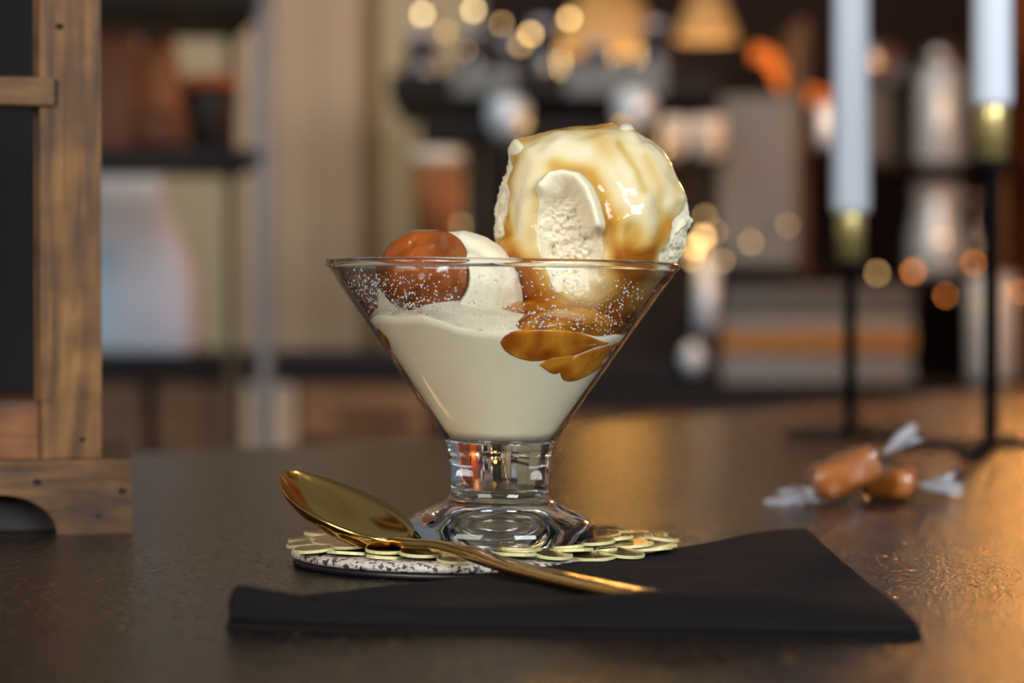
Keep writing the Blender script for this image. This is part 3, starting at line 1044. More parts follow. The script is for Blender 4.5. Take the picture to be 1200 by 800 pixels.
def hsec(i, t):
    w = np.interp(t, [0, 0.1, 0.25, 0.5, 0.8, 0.95, 1.0], [0.0034, 0.0025, 0.0023, 0.0032, 0.0052, 0.0058, 0.0048])
    h = np.interp(t, [0, 0.15, 0.5, 1], [0.0011, 0.0017, 0.0018, 0.0014])
    out = []
    for k in range(16):
        a = 2 * math.pi * k / 16
        ca, sa = math.cos(a), math.sin(a)
        out.append((w * math.copysign(abs(ca) ** 0.6, ca), h * math.copysign(abs(sa) ** 0.6, sa)))
    return out


obj('spoon_handle', sweep(hpts, hsec), M['gold'], spoon)

# ------------------------------------------------------------------ napkin
nap = thing('napkin', 'black paper napkin folded to a triangle beneath the spoon handle', 'napkin', (0, 0, 0))


def gp(px, py, z):
    """point at height z seen at a pixel"""
    r = Vector((1, 0, 0)) * (px - 600) + UP * (400 - py) + FWD * FPX
    t = (z - CAM_Z) / r.z
    return Vector(cam.location) + r * t


def napkin_layer(name, front_pts, hyp_pts, zb, hfun, n=70, m=44):
    """heightfield between the front edge and the folded long edge, closed underneath"""
    F = catmull([gp(x, y, z) for x, y, z in front_pts], n)
    H = catmull([gp(x, y, z) for x, y, z in hyp_pts], n)
    bm = bmesh.new()
    tp, bt = [], []
    for i in range(n + 1):
        a, b = [], []
        for j in range(m + 1):
            t = j / m
            p = F[i].lerp(H[i], t)
            s = i / n
            rim = min(1.0, min(t, 1 - t) * m / 4.0, (s + 0.004) * n / 3.0, (1 - s + 0.004) * n / 3.0)
            rim = math.sqrt(max(0, 1 - (1 - rim) ** 2))
            a.append(bm.verts.new((p.x, p.y, zb + max(0.0002, hfun(p, s, t) * (0.25 + 0.75 * rim)))))
            b.append(bm.verts.new((p.x, p.y, zb)))
        tp.append(a); bt.append(b)
    for i in range(n):
        for j in range(m):
            bm.faces.new((tp[i][j], tp[i + 1][j], tp[i + 1][j + 1], tp[i][j + 1]))
            bm.faces.new((bt[i][j], bt[i][j + 1], bt[i + 1][j + 1], bt[i + 1][j]))
    for i in range(n):
        bm.faces.new((tp[i][0], bt[i][0], bt[i + 1][0], tp[i + 1][0]))
        bm.faces.new((tp[i][m], tp[i + 1][m], bt[i + 1][m], bt[i][m]))
    for j in range(m):
        bm.faces.new((tp[0][j], tp[0][j + 1], bt[0][j + 1], bt[0][j]))
        bm.faces.new((tp[n][j], bt[n][j], bt[n][j + 1], tp[n][j + 1]))
    return obj(name, bm, M['napkin'], nap)


hyp = [(270, 728, 0), (330, 718, 0), (450, 703, 0), (560, 688, 0), (640, 675, 0), (700, 668, 0), (800, 652, 0), (890, 633, 0), (942, 629, 0)]
frt = [(264, 737, 0), (380, 741, 0), (560, 744, 0), (700, 747, 0), (830, 749, 0), (960, 750, 0), (1082, 750, 0)]
frt2 = [(268, 735, 0), (380, 739, 0), (560, 741, 0), (700, 744, 0), (830, 746, 0), (960, 748, 0), (1078, 748, 0)]


def h_low(p, s, t):
    return 0.0012 + 0.0003 * noise.noise(p * 60)


def h_up(p, s, t):
    fr = math.exp(-((t - 0.10) / 0.16) ** 2)
    puff = 0.0062 * fr * (0.55 + 0.45 * math.sin(s * 9.0 + 1.9)) * (1 - 0.55 * s) + 0.0016 * fr
    return 0.0022 + puff + 0.0006 * noise.noise(p * 45) + 0.0014 * t


napkin_layer('under_fold', frt, hyp, 0.0001, h_low)
napkin_layer('upper_fold', frt2, [(x + 2, y + 1, z) for x, y, z in hyp], 0.0012, h_up)

# ------------------------------------------------------------------ wooden lantern
LA = math.radians(10.5)
foot_c = gp(155, 624.5, 0.0)             # front right bottom corner of the base
lan = thing('wooden_lantern', 'weathered brown wooden lantern with glass panes at the table edge', 'lantern', (foot_c.x, foot_c.y, 0), LA)
LW, LD = 0.190, 0.150                     # base size; local x runs to -LW, local y runs back to LD
FH = 0.0262


def foot_board(x0, x1, y0, y1, along='x'):
    """board with a curved bracket cut-out underneath"""
    bm = bmesh.new()
    L = (x1 - x0) if along == 'x' else (y1 - y0)
    pts = [(0, 0), (0.0262, 0)]
    for k in range(13):
        a = math.pi / 2 * k / 12
        pts.append((0.0262 + 0.0205 * (1 - math.cos(a)), 0.0143 * math.sin(a)))
    low = [p for p in pts[1:]]
    low = [(0.0, 0.0)] + low + [(L - a_, b_) for a_, b_ in reversed(low)] + [(L, 0.0)]

    def vert(a_, zv, dd):
        if along == 'x':
            return bm.verts.new((x1 - a_, y0 if dd == 0 else y1, zv))
        return bm.verts.new((x0 if dd == 0 else x1, y0 + a_, zv))
    cols = [[vert(a_, b_, 0), vert(a_, FH, 0), vert(a_, FH, 1), vert(a_, b_, 1)] for a_, b_ in low]
    for c0, c1 in zip(cols[:-1], cols[1:]):
        for k in range(4):
            bm.faces.new((c0[k], c0[(k + 1) % 4], c1[(k + 1) % 4], c1[k]))
    bm.faces.new(cols[0]); bm.faces.new(list(reversed(cols[-1])))
    return bm


obj('base_board', foot_board(-LW, 0, 0, 0.012), M['wood_h'], lan, smooth=False)
obj('base_board', foot_board(-LW, 0, LD - 0.012, LD), M['wood_h'], lan, smooth=False)
obj('base_board', foot_board(-0.012, 0, 0.012, LD - 0.012, 'y'), M['wood_h'], lan, smooth=False)
obj('base_board', foot_board(-LW, -LW + 0.012, 0.012, LD - 0.012, 'y'), M['wood_h'], lan, smooth=False)
obj('base_shade_block', bx(-LW + 0.0125, -0.0125, 0.0125, LD - 0.0125, 0.0005, FH - 0.0045), M['lantern_dark'], lan, smooth=False)  # dark block added to stand for the shade inside the arched base
obj('base_top', bx(-LW + 0.002, -0.002, 0.002, LD - 0.002, FH - 0.004, FH - 0.0002), M['wood_h'], lan, smooth=False)
PX1 = -0.0104
PW = 0.0214
H2 = 0.40
for x0 in (PX1 - PW, -LW - PX1):
    for y0 in (0.009, LD - 0.009 - PW):
        obj('post', bx(x0, x0 + PW, y0, y0 + PW, FH - 0.0002, H2, 0.0006), M['wood'], lan, smooth=False)
xl, xr = -LW - PX1 + PW, PX1 - PW
zr = FH + 0.0205
for y0 in (0.0115, LD - 0.0115 - 0.016):
    obj('rail', bx(xl, xr, y0, y0 + 0.016, FH - 0.0001, zr, 0.0006), M['wood_red'], lan, smooth=False)
    obj('rail', bx(xl, xr, y0, y0 + 0.016, H2 - 0.03, H2, 0.0006), M['wood_red'], lan, smooth=False)
for x0 in (PX1 - PW + 0.003, -LW - PX1 + 0.003):
    obj('rail', bx(x0, x0 + 0.016, 0.009 + PW, LD - 0.009 - PW, FH - 0.0001, zr, 0.0006), M['wood_h'], lan, smooth=False)
    obj('rail', bx(x0, x0 + 0.016, 0.009 + PW, LD - 0.009 - PW, H2 - 0.03, H2, 0.0006), M['wood_h'], lan, smooth=False)
# glazing beads, cross bar, panes
obj('bead', bx(xr - 0.0001, xr + 0.0044, 0.0085, 0.0095, zr, H2 - 0.03, 0.0003), M['wood'], lan, smooth=False)
obj('bead', bx(xr - 0.0022, xr, 0.014, 0.020, zr, H2 - 0.03, 0.0003), M['wood'], lan, smooth=False)
obj('bead', bx(xl, xl + 0.0022, 0.014, 0.020, zr, H2 - 0.03, 0.0003), M['wood'], lan, smooth=False)
zc0, zc1 = P(60, 126, 0.865).z, P(60, 93, 0.865).z
obj('cross_bar', bx(xl - 0.005, xr + 0.0052, 0.0066, 0.0150, zc0, zc1, 0.0008), M['wood_h'], lan, smooth=False)
obj('bar_joint', bx(xr + 0.0052, xr + 0.0060, 0.0086, 0.0092, zc0 + 0.0005, zc1 - 0.0006), M['dark_hole'], lan, smooth=False)
obj('pane', bx(xl, xr, 0.0200, 0.0215, zr, zc0), M['lantern_glass'], lan, smooth=False)
obj('pane', bx(xl, xr, 0.0200, 0.0215, zc1, H2 - 0.03), M['lantern_glass'], lan, smooth=False)
obj('back_panel', bx(xl, xr, LD - 0.03, LD - 0.026, zr, H2 - 0.03), M['lantern_dark'], lan, smooth=False)
for x0 in (PX1 - PW + 0.008, -LW - PX1 + 0.010):
    obj('side_panel', bx(x0, x0 + 0.003, 0.009 + PW, LD - 0.009 - PW, zr, H2 - 0.03), M['lantern_dark'], lan, smooth=False)
# roof
bm = bmesh.new()
b0 = [bm.verts.new(p) for p in ((-LW - 0.004, -0.004, H2), (0.004, -0.004, H2), (0.004, LD + 0.004, H2), (-LW - 0.004, LD + 0.004, H2))]
b1 = [bm.verts.new(p) for p in ((-LW + 0.05, 0.05, H2 + 0.06), (-0.05, 0.05, H2 + 0.06), (-0.05, LD - 0.05, H2 + 0.06), (-LW + 0.05, LD - 0.05, H2 + 0.06))]
bm.faces.new(b0); bm.faces.new(b1)
for k in range(4):
    bm.faces.new((b0[k], b0[(k + 1) % 4], b1[(k + 1) % 4], b1[k]))
obj('lantern_roof', bm, M['wood_h'], lan, smooth=False)


def nail(x, y, z, s=0.0011):
    obj('nail_hole', sphere((x, y, z), s, 8, 6, (1.2, 0.3, 0.9)), M['dark_hole'], lan)


nail(-0.0330, 0.0, 0.0185, 0.0013); nail(-0.0035, 0.0, 0.0150, 0.0012); nail(-0.0118, 0.0, 0.0062, 0.0008)
nail(PX1 - 0.0068, 0.009, FH + 0.0066, 0.0010)
nail(PX1 - 0.0145, 0.009, P(70, 33, 0.865).z, 0.0013)

# ------------------------------------------------------------------ wrapped candies
def twist(bm_name, parent, c, direction, L, R, seed):
    rnd = random.Random(seed)
    bm = bmesh.new()
    dirn = Vector(direction).normalized()
    s = dirn.cross(Vector((0, 0, 1))).normalized()
    w = s.cross(dirn).normalized()
    n, m = 36, 8
    rings = []
    ph = [rnd.uniform(0, 6) for _ in range(4)]
    for i in range(m + 1):
        t = i / m
        ring = []
        for k in range(n):
            a = 2 * math.pi * k / n
            fan = 0.0016 * (1 - t) + R * t ** 0.8
            pl = 1 + 0.38 * t * math.sin(5 * a + ph[0] + 3 * t) + 0.22 * t * math.sin(9 * a + ph[1])
            flat = 0.35 + 0.15 * math.sin(2 * a + ph[2])
            ln = L * t * (1 + 0.25 * math.sin(3 * a + ph[3]) * t)
            ring.append(bm.verts.new(Vector(c) + dirn * ln + s * (fan * pl * math.cos(a)) + w * (fan * pl * flat * math.sin(a))))
        rings.append(ring)
    for r0, r1 in zip(rings[:-1], rings[1:]):
        for k in range(n):
            bm.faces.new((r0[k], r0[(k + 1) % n], r1[(k + 1) % n], r1[k]))
    return obj(bm_name, bm, M['twist'], parent)


def candy(label, a, b, R, seed, twists):
    a, b = Vector(a), Vector(b)
    t = thing('wrapped_caramel', label, 'candy', (0, 0, 0), 0, 'cellophane wrapped caramels')
    ax = (b - a).normalized()
    L = (b - a).length

    def body(rad, grow, wob):
        n, m = 28, 16
        bm = bmesh.new()
        s = ax.cross(Vector((0, 0, 1))).normalized()
        w = s.cross(ax).normalized()
        rings = []
        for i in range(m + 1):
            q = i / m
            x = -grow + (L + 2 * grow) * q
            e = min(1.0, max(0.0, 1 - abs(2 * q - 1) ** 6)) ** 0.5
            ring = []
            for k in range(n):
                an = 2 * math.pi * k / n
                ca, sa = math.cos(an), math.sin(an)
                sq = (abs(ca) ** 3.2 + abs(sa) ** 3.2) ** (-1 / 3.2)
                rr = rad * sq * max(0.18, e) * (1 + wob * noise.noise(Vector((ca * 2 + seed, sa * 2, q * 5))))
                ring.append(bm.verts.new(a + ax * x + s * (rr * ca) + w * (rr * sa * 0.92)))
            rings.append(ring)
        for r0, r1 in zip(rings[:-1], rings[1:]):
            for k in range(n):
                bm.faces.new((r0[k], r0[(k + 1) % n], r1[(k + 1) % n], r1[k]))
        bm.faces.new(list(reversed(rings[0]))); bm.faces.new(rings[-1])
        return bm
    obj('caramel', body(R, 0.0, 0.06), M['candy_core'], t)
    obj('wrapper', body(R * 1.07, 0.003, 0.16), M['film'], t)
    for k, (c, dr, l, r) in enumerate(twists):
        twist('twisted_end', t, c, dr, l, r, seed * 7 + k)
    return t


dC = 0.985
aA, aB = P(953, 572, dC), P(1030, 537, dC)
candy('amber caramel in clear cellophane leaning on another caramel', aA, aB, 0.0082, 3,
      [(P(949, 574, dC), P(926, 584, dC - 0.008) - P(949, 574, dC), 0.0110, 0.0100), (P(1035, 531, dC), P(1070, 508, dC) - P(1035, 531, dC), 0.0135, 0.0105)])
dB = 0.998
bA, bB = P(1014, 566, dB + 0.010), P(1072, 566, dB - 0.006)
candy('dark amber wrapped caramel lying flat on the table beneath another', bA, bB, 0.0072, 9,
      [(P(1078, 569, dB - 0.008), P(1112, 566, dB - 0.012) - P(1078, 569, dB - 0.008), 0.0135, 0.0095), (P(1008, 567, dB + 0.012), Vector((-1, 0.35, -0.1)), 0.010, 0.006)])

# ------------------------------------------------------------------ candlesticks
def candlestick(label, px, base_py, cup_top, cup_bot, cand_w, cup_w, rod_w, arms, cl):
    g = gp(px, base_py, 0.0)
    dd = g.y + CAM_D
    s = dd / FPX
    zc0, zc1 = P(px, cup_bot, dd).z, P(px, cup_top, dd).z
    t = thing('candlestick', label, 'candlestick', (g.x, g.y, 0), 0, 'black and brass candlesticks')
    r = rod_w * s / 2
    obj('rod', lathe([(0, 0.004), (r, 0.004), (r, zc0 - 0.004), (r * 1.6, zc0 - 0.002), (0, zc0 - 0.002)], 20), M['black_metal'], t)
    cr = cup_w * s / 2
    obj('cup', lathe([(0, zc0 - 0.004), (cr * 1.12, zc0 - 0.004), (cr * 1.15, zc0), (cr, zc0 + 0.001), (0, zc0 + 0.001)], 28), M['black_metal'], t)
    obj('brass_sleeve', lathe([(0, zc0 + 0.001), (cr, zc0 + 0.001), (cr * 1.0, zc1 - 0.001), (cr * 0.97, zc1), (0, zc1)], 32), M['brass'], t)
    for ax_, ay_ in arms:
        dv = Vector((ax_, ay_, 0)); L = dv.length; dv.normalize()
        sd = Vector((-dv.y, dv.x, 0))
        bm = bmesh.new()
        w = 0.0055
        q = [bm.verts.new(Vector((0, 0, z)) + dv * l + sd * ww) for z in (0.0, 0.005) for l, ww in ((-0.004, -w), (L, -w), (L, w), (-0.004, w))]
        bm.faces.new(q[:4]); bm.faces.new(q[4:])
        for k in range(4):
            bm.faces.new((q[k], q[(k + 1) % 4], q[4 + (k + 1) % 4], q[4 + k]))
        obj('foot', bm, M['black_metal'], t, smooth=False)
    c = thing('taper_candle', cl, 'candle', (g.x, g.y, zc1), 0, 'white taper candles')
    cr2 = cand_w * s / 2
    obj('wax', lathe([(0, 0), (cr2 * 0.93, 0), (cr2, 0.004), (cr2 * 0.9, 0.19), (cr2 * 0.55, 0.215), (0, 0.222)], 32), M['candle'], c)
    obj('wick', tube([(0, 0, 0.220), (0.0004, 0, 0.226), (0.001, 0.0005, 0.232)], 0.0007, 8), M['dark_hole'], c)
    return t


candlestick('black candlestick with brass sleeve standing behind the wrapped caramels', 996, 511, 250, 307, 46, 34, 15, ((-0.040, 0.004), (0.036, 0.006), (0.010, 0.045), (0.016, -0.028)),
            'white taper candle in the shorter candlestick behind the caramels')
candlestick('taller black candlestick with brass sleeve near the terracotta wall', 1161, 524, 125, 190, 48, 39, 18, ((-0.052, 0.006), (0.06, -0.002), (-0.032, -0.088), (0.02, 0.05)),
            'white taper candle in the taller candlestick')

# ------------------------------------------------------------------ back bar: shelving on the left
dF, dR_ = 2.90, 3.25
rk = thing('shelf_rack', 'open metal shelf rack with grey poles against the beige wall', 'shelf', (wpx(310, dF), dF - CAM_D, FZ))
fx, fy = 0.0, 0.0
bxr, byr = wpx(272, dR_) - wpx(310, dF), dR_ - dF
rdx, rdy = -0.975, -0.10


def pole(name, x, y, r, mat):
    obj(name, lathe([(0, 0), (r, 0), (r, 2.3), (0, 2.3)], 14, center=(x, y, 0)), M[mat], rk)


pole('upright', fx, fy, 0.0098, 'grey_rail')
pole('upright', bxr, byr, 0.0075, 'olive_rail')
pole('upright', rdx * 0.7, rdy * 0.7, 0.0098, 'grey_rail')
pole('upright', bxr + rdx * 0.7, byr + rdy * 0.7, 0.0075, 'olive_rail')
for pyf, th_ in ((175, 0.014), (-16, 0.024)):
    z = zpx(pyf, dF) - FZ
    bm = bmesh.new()
    q = []
    for zz_ in (z - th_, z):
        q += [bm.verts.new(p) for p in ((0.008, -0.008, zz_), (bxr + 0.008, byr + 0.008, zz_), (bxr + rdx * 0.7, byr + rdy * 0.7, zz_), (rdx * 0.7, rdy * 0.7, zz_))]
    bm.faces.new(q[:4]); bm.faces.new(q[4:])
    for k in range(4):
        bm.faces.new((q[k], q[(k + 1) % 4], q[4 + (k + 1) % 4], q[4 + k]))
    obj('shelf_board', bm, M['black'], rk, smooth=False)
zs = zpx(175, dF)


def pouch(name, label, px0, px1, py0, dd, z0, mat, mat2=None, lean=0.0, depth=0.05, top=0.7, cat='bag', group=None):
    x0, x1 = wpx(px0, dd), wpx(px1, dd)
    h = zpx(py0, dd) - z0
    w = (x1 - x0) / 2
    t = thing(name, label, cat, ((x0 + x1) / 2, dd - CAM_D, z0), 0, group)
    bm = bmesh.new()
    n = 28
    rings = []
    for s_, fx_, fd in ((0, 0.92, 0.9), (0.04, 1.0, 1.0), (0.45, 1.0, 1.0), (0.75, 0.94 * (0.5 + top / 2), 0.7), (0.9, top, 0.3), (1.0, top, 0.08)):
        ring = []
        for k in range(n):
            a = 2 * math.pi * k / n
            ca, sa = math.cos(a), math.sin(a)
            sq = (abs(ca) ** 4 + abs(sa) ** 4) ** -0.25
            ring.append(bm.verts.new((w * fx_ * sq * ca + lean * s_, depth * fd * sq * sa, h * s_)))
        rings.append(ring)
    for a, b in zip(rings[:-1], rings[1:]):
        for k in range(n):
            bm.faces.new((a[k], a[(k + 1) % n], b[(k + 1) % n], b[k]))
    bm.faces.new(list(reversed(rings[0]))); bm.faces.new(rings[-1])
    obj('bag_body', bm, M[mat], t)
    if mat2:
        obj('bag_label', bx(-w * 0.98, -w * 0.25, -depth * 1.03, -depth * 0.98, h * 0.06, h * 0.62, 0.001), M[mat2], t)
    return t


pouch('coffee_pouch', 'russet coffee pouch on the upper shelf beside the lantern post', 95, 168, 32, 3.00, zs, 'brown', None, 0.0, 0.04, 0.85)
pouch('coffee_pouch', 'brown kraft coffee pouch standing next to the dark jar', 150, 216, 42, 3.07, zs, 'kraft', None, 0.004, 0.04, 0.6)
jar = thing('storage_jar', 'near-black jar with burnt orange lid on the upper shelf', 'jar', (wpx(248, 3.08), 3.08 - CAM_D, zs))
s_ = 3.08 / FPX
obj('jar_body', lathe([(0, 0), (0.022, 0), (0.030, 0.01), (0.030, 0.055), (0.035, 0.07), (0.035, 0.088), (0, 0.088)], 28), M['dark_jar'], jar)
obj('jar_lid', lathe([(0, 0.0885), (0.033, 0.0885), (0.037, 0.096), (0.030, 0.104), (0, 0.108)], 28), M['orange'], jar)
hb = thing('bread_roll', 'orange-brown bread roll lying before the coffee pouches', 'bread', (wpx(188, 2.98), 2.98 - CAM_D - 0.005, zs))
obj('crust', sphere((0, 0, 0.0285), 0.03, 24, 16, (1.25, 0.9, 0.95)), M['brown'], hb)
obj('score_mark', tube([(-0.02, -0.018, 0.05), (0, -0.012, 0.0575), (0.02, -0.004, 0.0535)], 0.002, 8), M['kraft'], hb)

# sideboard under the rack
dS = 3.36
sb = thing('sideboard', 'low brown wooden sideboard with black worktop behind the shelf rack', 'cabinet', (0, dS - CAM_D, FZ))
zt = zpx(414, dS) - FZ
xa, xb = wpx(40, dS), wpx(512, dS)
obj('worktop', bx(xa, xb + 0.01, -0.01, 0.42, zt - 0.034, zt, 0.003), M['black'], sb, smooth=False)
obj('carcass', bx(xa, xb, 0.014, 0.40, 0.0, zt - 0.034), M['dark_panel'], sb, smooth=False)
for x0, x1, mt in ((40, 168, 'walnut'), (184, 276, 'walnut'), (284, 346, 'wall_board'), (352, 500, 'oak')):
    p0, p1 = wpx(x0, dS), wpx(x1, dS)
    z1 = zt - 0.042
    if mt == 'oak':
        hdn = obj('drawer', bx(p0, p1, 0.0, 0.014, z1 - 0.075, z1, 0.002), M[mt], sb, smooth=False)
        obj('drawer_slot', bx(p0 + 0.05, p1 - 0.02, -0.001, 0.0, z1 - 0.058, z1 - 0.042), M['dark_hole'], hdn, smooth=False)
    else:
        dn = obj('door', bx(p0, p1, 0.0, 0.014, 0.06, z1, 0.002), M[mt], sb, smooth=False)
        obj('knob', sphere((p1 - 0.02, -0.008, z1 - 0.16), 0.009, 12, 8), M['brass'], dn)
pouch('paper_bag', 'white and pale blue paper bag standing on the black sideboard top', 92, 238, 205, 3.42, FZ + zt, 'bag_white', 'bag_blue', -0.02, 0.06, 0.55)

# ------------------------------------------------------------------ back bar: counter and espresso machine
dK = 3.70
zk = zpx(450, dK)
ct = thing('back_counter', 'long black back counter with a wooden front carrying the coffee equipment', 'counter', (0, dK - CAM_D, FZ))
xk0, xk1 = wpx(536, dK), XR - 0.005
obj('worktop', bx(xk0, xk1, -0.05, 0.72, zk - FZ - 0.034, zk - FZ, 0.003), M['black'], ct, smooth=False)
obj('front_panel', bx(xk0 + 0.01, xk1, 0.0, 0.70, 0.0, zk - FZ - 0.0345), M['oak'], ct, smooth=False)

em = thing('espresso_machine', 'black and steel espresso machine with chrome group heads on the back counter', 'coffee machine', (0, dK - CAM_D, zk))


def mbox(name, px0, px1, py0, py1, y0, y1, mat, bev=0.004, parent=None, d0=None):
    dd = d0 or (dK + y0)
    x0, x1 = wpx(px0, dd), wpx(px1, dd)
    z1, z0 = zpx(py0, dd) - zk, zpx(py1, dd) - zk
    return obj(name, bx(x0, x1, y0, y1, max(z0, 0.0), z1, bev), M[mat], parent or em, smooth=False)


mbox('body', 575, 838, 110, 449, 0.22, 0.56, 'black', 0.01)
mbox('upper_body', 838, 935, 110, 312, 0.22, 0.56, 'black', 0.006)
mbox('side_panel', 842, 934, 112, 312, 0.195, 0.2195, 'steel_dull', 0.004)
mbox('cup_tray', 456, 840, 84, 118, 0.10, 0.60, 'black', 0.006)
mbox('front_bar', 492, 850, 138, 166, 0.06, 0.219, 'black', 0.008)
mbox('panel', 530, 604, 80, 112, 0.094, 0.0995, 'steel_dull', 0.003)
mbox('panel', 662, 780, 72, 112, 0.094, 0.0995, 'steel_dull', 0.003)
mbox('added_glow_strip', 682, 762, 186, 200, 0.07, 0.10, 'added_glow', 0.004)  # added glowing strip, hidden behind the large scoop, for the golden table patch
mbox('support_post', 546, 562, 166, 449, 0.12, 0.15, 'black', 0.003)
mbox('drip_tray', 470, 838, 420, 449, -0.02, 0.219, 'black', 0.006)
for px, py in ((595, 137), (743, 128)):
    c = P(px, py, dK + 0.03)
    cz = c.z - zk
    gh = obj('group_head', lathe([(0, -0.030), (0.020, -0.030), (0.027, -0.020), (0.0325, -0.004), (0.0325, 0.012), (0.026, 0.026), (0.012, 0.031), (0, 0.032)], 28, center=(c.x, 0.03, cz)), M['chrome'], em)
    obj('spout', lathe([(0, -0.075), (0.012, -0.075), (0.018, -0.031), (0, -0.031)], 20, center=(c.x, 0.03, cz)), M['steel_dull'], gh)
    obj('portafilter_handle', tube([(c.x, 0.02, cz - 0.05), (c.x + 0.004, -0.05, cz - 0.055), (c.x + 0.006, -0.11, cz - 0.062)], 0.012, 12), M['black'], gh)
# steam wand
w0 = P(830, 305, dK - 0.02); w1 = P(826, 388, dK - 0.04); w2 = P(812, 420, dK - 0.045)
obj('steam_wand', tube([(w0.x, -0.02, w0.z - zk), ((w0.x + w1.x) / 2, -0.03, (w0.z + w1.z) / 2 - zk), (w1.x, -0.04, w1.z - zk)], 0.0165, 16), M['chrome'], em)
obj('steam_nozzle', sphere((w2.x, -0.045, w2.z - zk), 0.021, 18, 12, (0.85, 0.85, 1.15)), M['chrome'], em)
obj('wand_arm', tube([(w0.x, -0.02, w0.z - zk - 0.005), (w0.x + 0.002, 0.08, w0.z - zk + 0.03), (w0.x + 0.004, 0.215, w0.z - zk + 0.04)], 0.010, 10), M['steel'], em)

# cups on the tray and around the machine
ztray = zpx(84, dK + 0.10)


def tumbler(px, label, dd, h, r, zb, mat='tumbler', foot='cup_highlight', cat='glass', name='tumbler', group='smoky tumblers upside down on the cup tray'):
    t = thing(name, label, cat, (wpx(px, dd), dd - CAM_D, zb), 0, group)
    obj('cup_wall', lathe([(0, 0.0), (r, 0.0), (r * 1.02, 0.004), (r * 0.82, h - 0.004), (r * 0.78, h), (0, h)], 28), M[mat], t)
    obj('cup_base', lathe([(0, h + 0.0002), (r * 0.62, h + 0.0002), (r * 0.66, h + 0.006), (r * 0.5, h + 0.012), (0, h + 0.012)], 24), M[foot], t)
    return t


for px, h, lab in ((495, 0.062, 'upturned dark tumbler at the wall end of the espresso machine tray'), (555, 0.066, 'upturned dark tumbler second from the wall end of the cup tray'),
                   (636, 0.080, 'medium-tall upturned dark tumbler fourth along the cup tray'), (768, 0.078, 'upturned dark tumbler at the candle end of the cup tray'),
                   (596, 0.05, 'short upturned tumbler third along the cup tray'), (700, 0.045, 'shortest upturned tumbler under the wide gold pendant')):
    tumbler(px, lab, dK + 0.20, h, 0.030, ztray)
mbox('cup_stand', 470, 562, 284, 291, -0.03, 0.1195, 'black', 0.002)
dcup = dK + 0.025
cz_ = thing('paper_cup', 'brown paper cup with pale rim standing beside the black machine post', 'cup', (wpx(512, dcup), dcup - CAM_D, zpx(284, dK - 0.03) + 0.0003))
hh = zpx(176, dcup) - cz_.location.z
obj('cup_wall', lathe([(0, 0), (0.030, 0), (0.041, hh - 0.02), (0, hh - 0.02)], 28), M['kraft'], cz_)
obj('cup_rim', lathe([(0.030, hh - 0.0199), (0.0415, hh - 0.0199), (0.043, hh - 0.01), (0.036, hh), (0.030, hh)], 28, closed=True), M['white_cer'], cz_)
# two white cups hooked under the bar
for px, py, r, lab in ((790, 152, 0.021, 'small grey-white cup beside the chrome group head'), (829, 158, 0.027, 'white ceramic cup in front of the steel side panel')):
    dd = dK + 0.035
    cpos = P(px, py, dd)
    t = thing('ceramic_cup', lab, 'cup', (cpos.x, cpos.y, zpx(184, dK) + 0.0003))
    obj('cup_wall', lathe([(0, 0), (r * 0.6, 0), (r * 0.9, 0.012), (r, 0.04), (r, 0.062), (r * 0.9, 0.062), (r * 0.88, 0.04), (r * 0.7, 0.012), (0, 0.006)], 28), M['white_cer'], t)
    obj('cup_handle', tube(catmull([(0, -r * 0.95, 0.05), (0, -r * 1.6, 0.045), (0, -r * 1.6, 0.022), (0, -r * 0.9, 0.016)], 12), 0.004, 8), M['white_cer'], t)
mbox('cup_ledge', 768, 850, 184, 192, 0.0, 0.0595, 'black', 0.001)

# steel drawer unit with faceted front
du = thing('steel_drawer_unit', 'stainless steel drawer unit with banded front next to the espresso machine', 'drawer unit', (0, dK - CAM_D, zk))
dd = dK + 0.02
x0, x1 = wpx(846, dd), wpx(1070, dd)
zf = [zpx(y, dd) - zk for y in (447, 414, 389, 366, 337)]
obj('casing', bx(x0, x1, 0.03, 0.215, 0.0, zf[4] + 0.002, 0.003), M['steel_dull'], du, smooth=False)
for k, (z0, z1, y0, y1, mt) in enumerate(((zf[0], zf[1], 0.020, 0.026, 'steel_dull'), (zf[1], zf[2], 0.016, 0.001, 'glow_band'), (zf[2], zf[3], 0.022, 0.028, 'steel_dull'), (zf[3], zf[4], 0.018, 0.010, 'steel_dull'))):
    bm = bmesh.new()
    q = [bm.verts.new(p) for p in ((x0, y0, max(z0, 0.001) + 0.001), (x1, y0, max(z0, 0.001) + 0.001), (x1, y1, z1 - 0.001), (x0, y1, z1 - 0.001), (x0, 0.0298, max(z0, 0.001) + 0.001), (x1, 0.0298, max(z0, 0.001) + 0.001), (x1, 0.0298, z1 - 0.001), (x0, 0.0298, z1 - 0.001))]
    for f in ((0, 1, 2, 3), (4, 7, 6, 5), (0, 4, 5, 1), (3, 2, 6, 7), (0, 3, 7, 4), (1, 5, 6, 2)):
        bm.faces.new([q[i] for i in f])
    obj('drawer_front', bm, M[mt], du, smooth=False)

# wall shelf with steel ware on the right
dW = 4.05
ws = thing('wall_shelf', 'dark wall shelf unit carrying steel grinder and canisters', 'shelf', (0, dW - CAM_D, zk))
xs0, xs1 = wpx(942, dW), XR - 0.012
zsh = [zpx(190, dW), zpx(322, dW)]
for z in zsh:
    obj('shelf_board', bx(xs0, xs1, 0.0, 0.30, z - zk - 0.012, z - zk, 0.002), M['dark_panel'], ws, smooth=False)
for x in (xs0, wpx(1178, dW)):
    obj('side_board', bx(x - 0.008, x + 0.008, 0.02, 0.30, 0.0, 0.60), M['walnut'], ws, smooth=False)

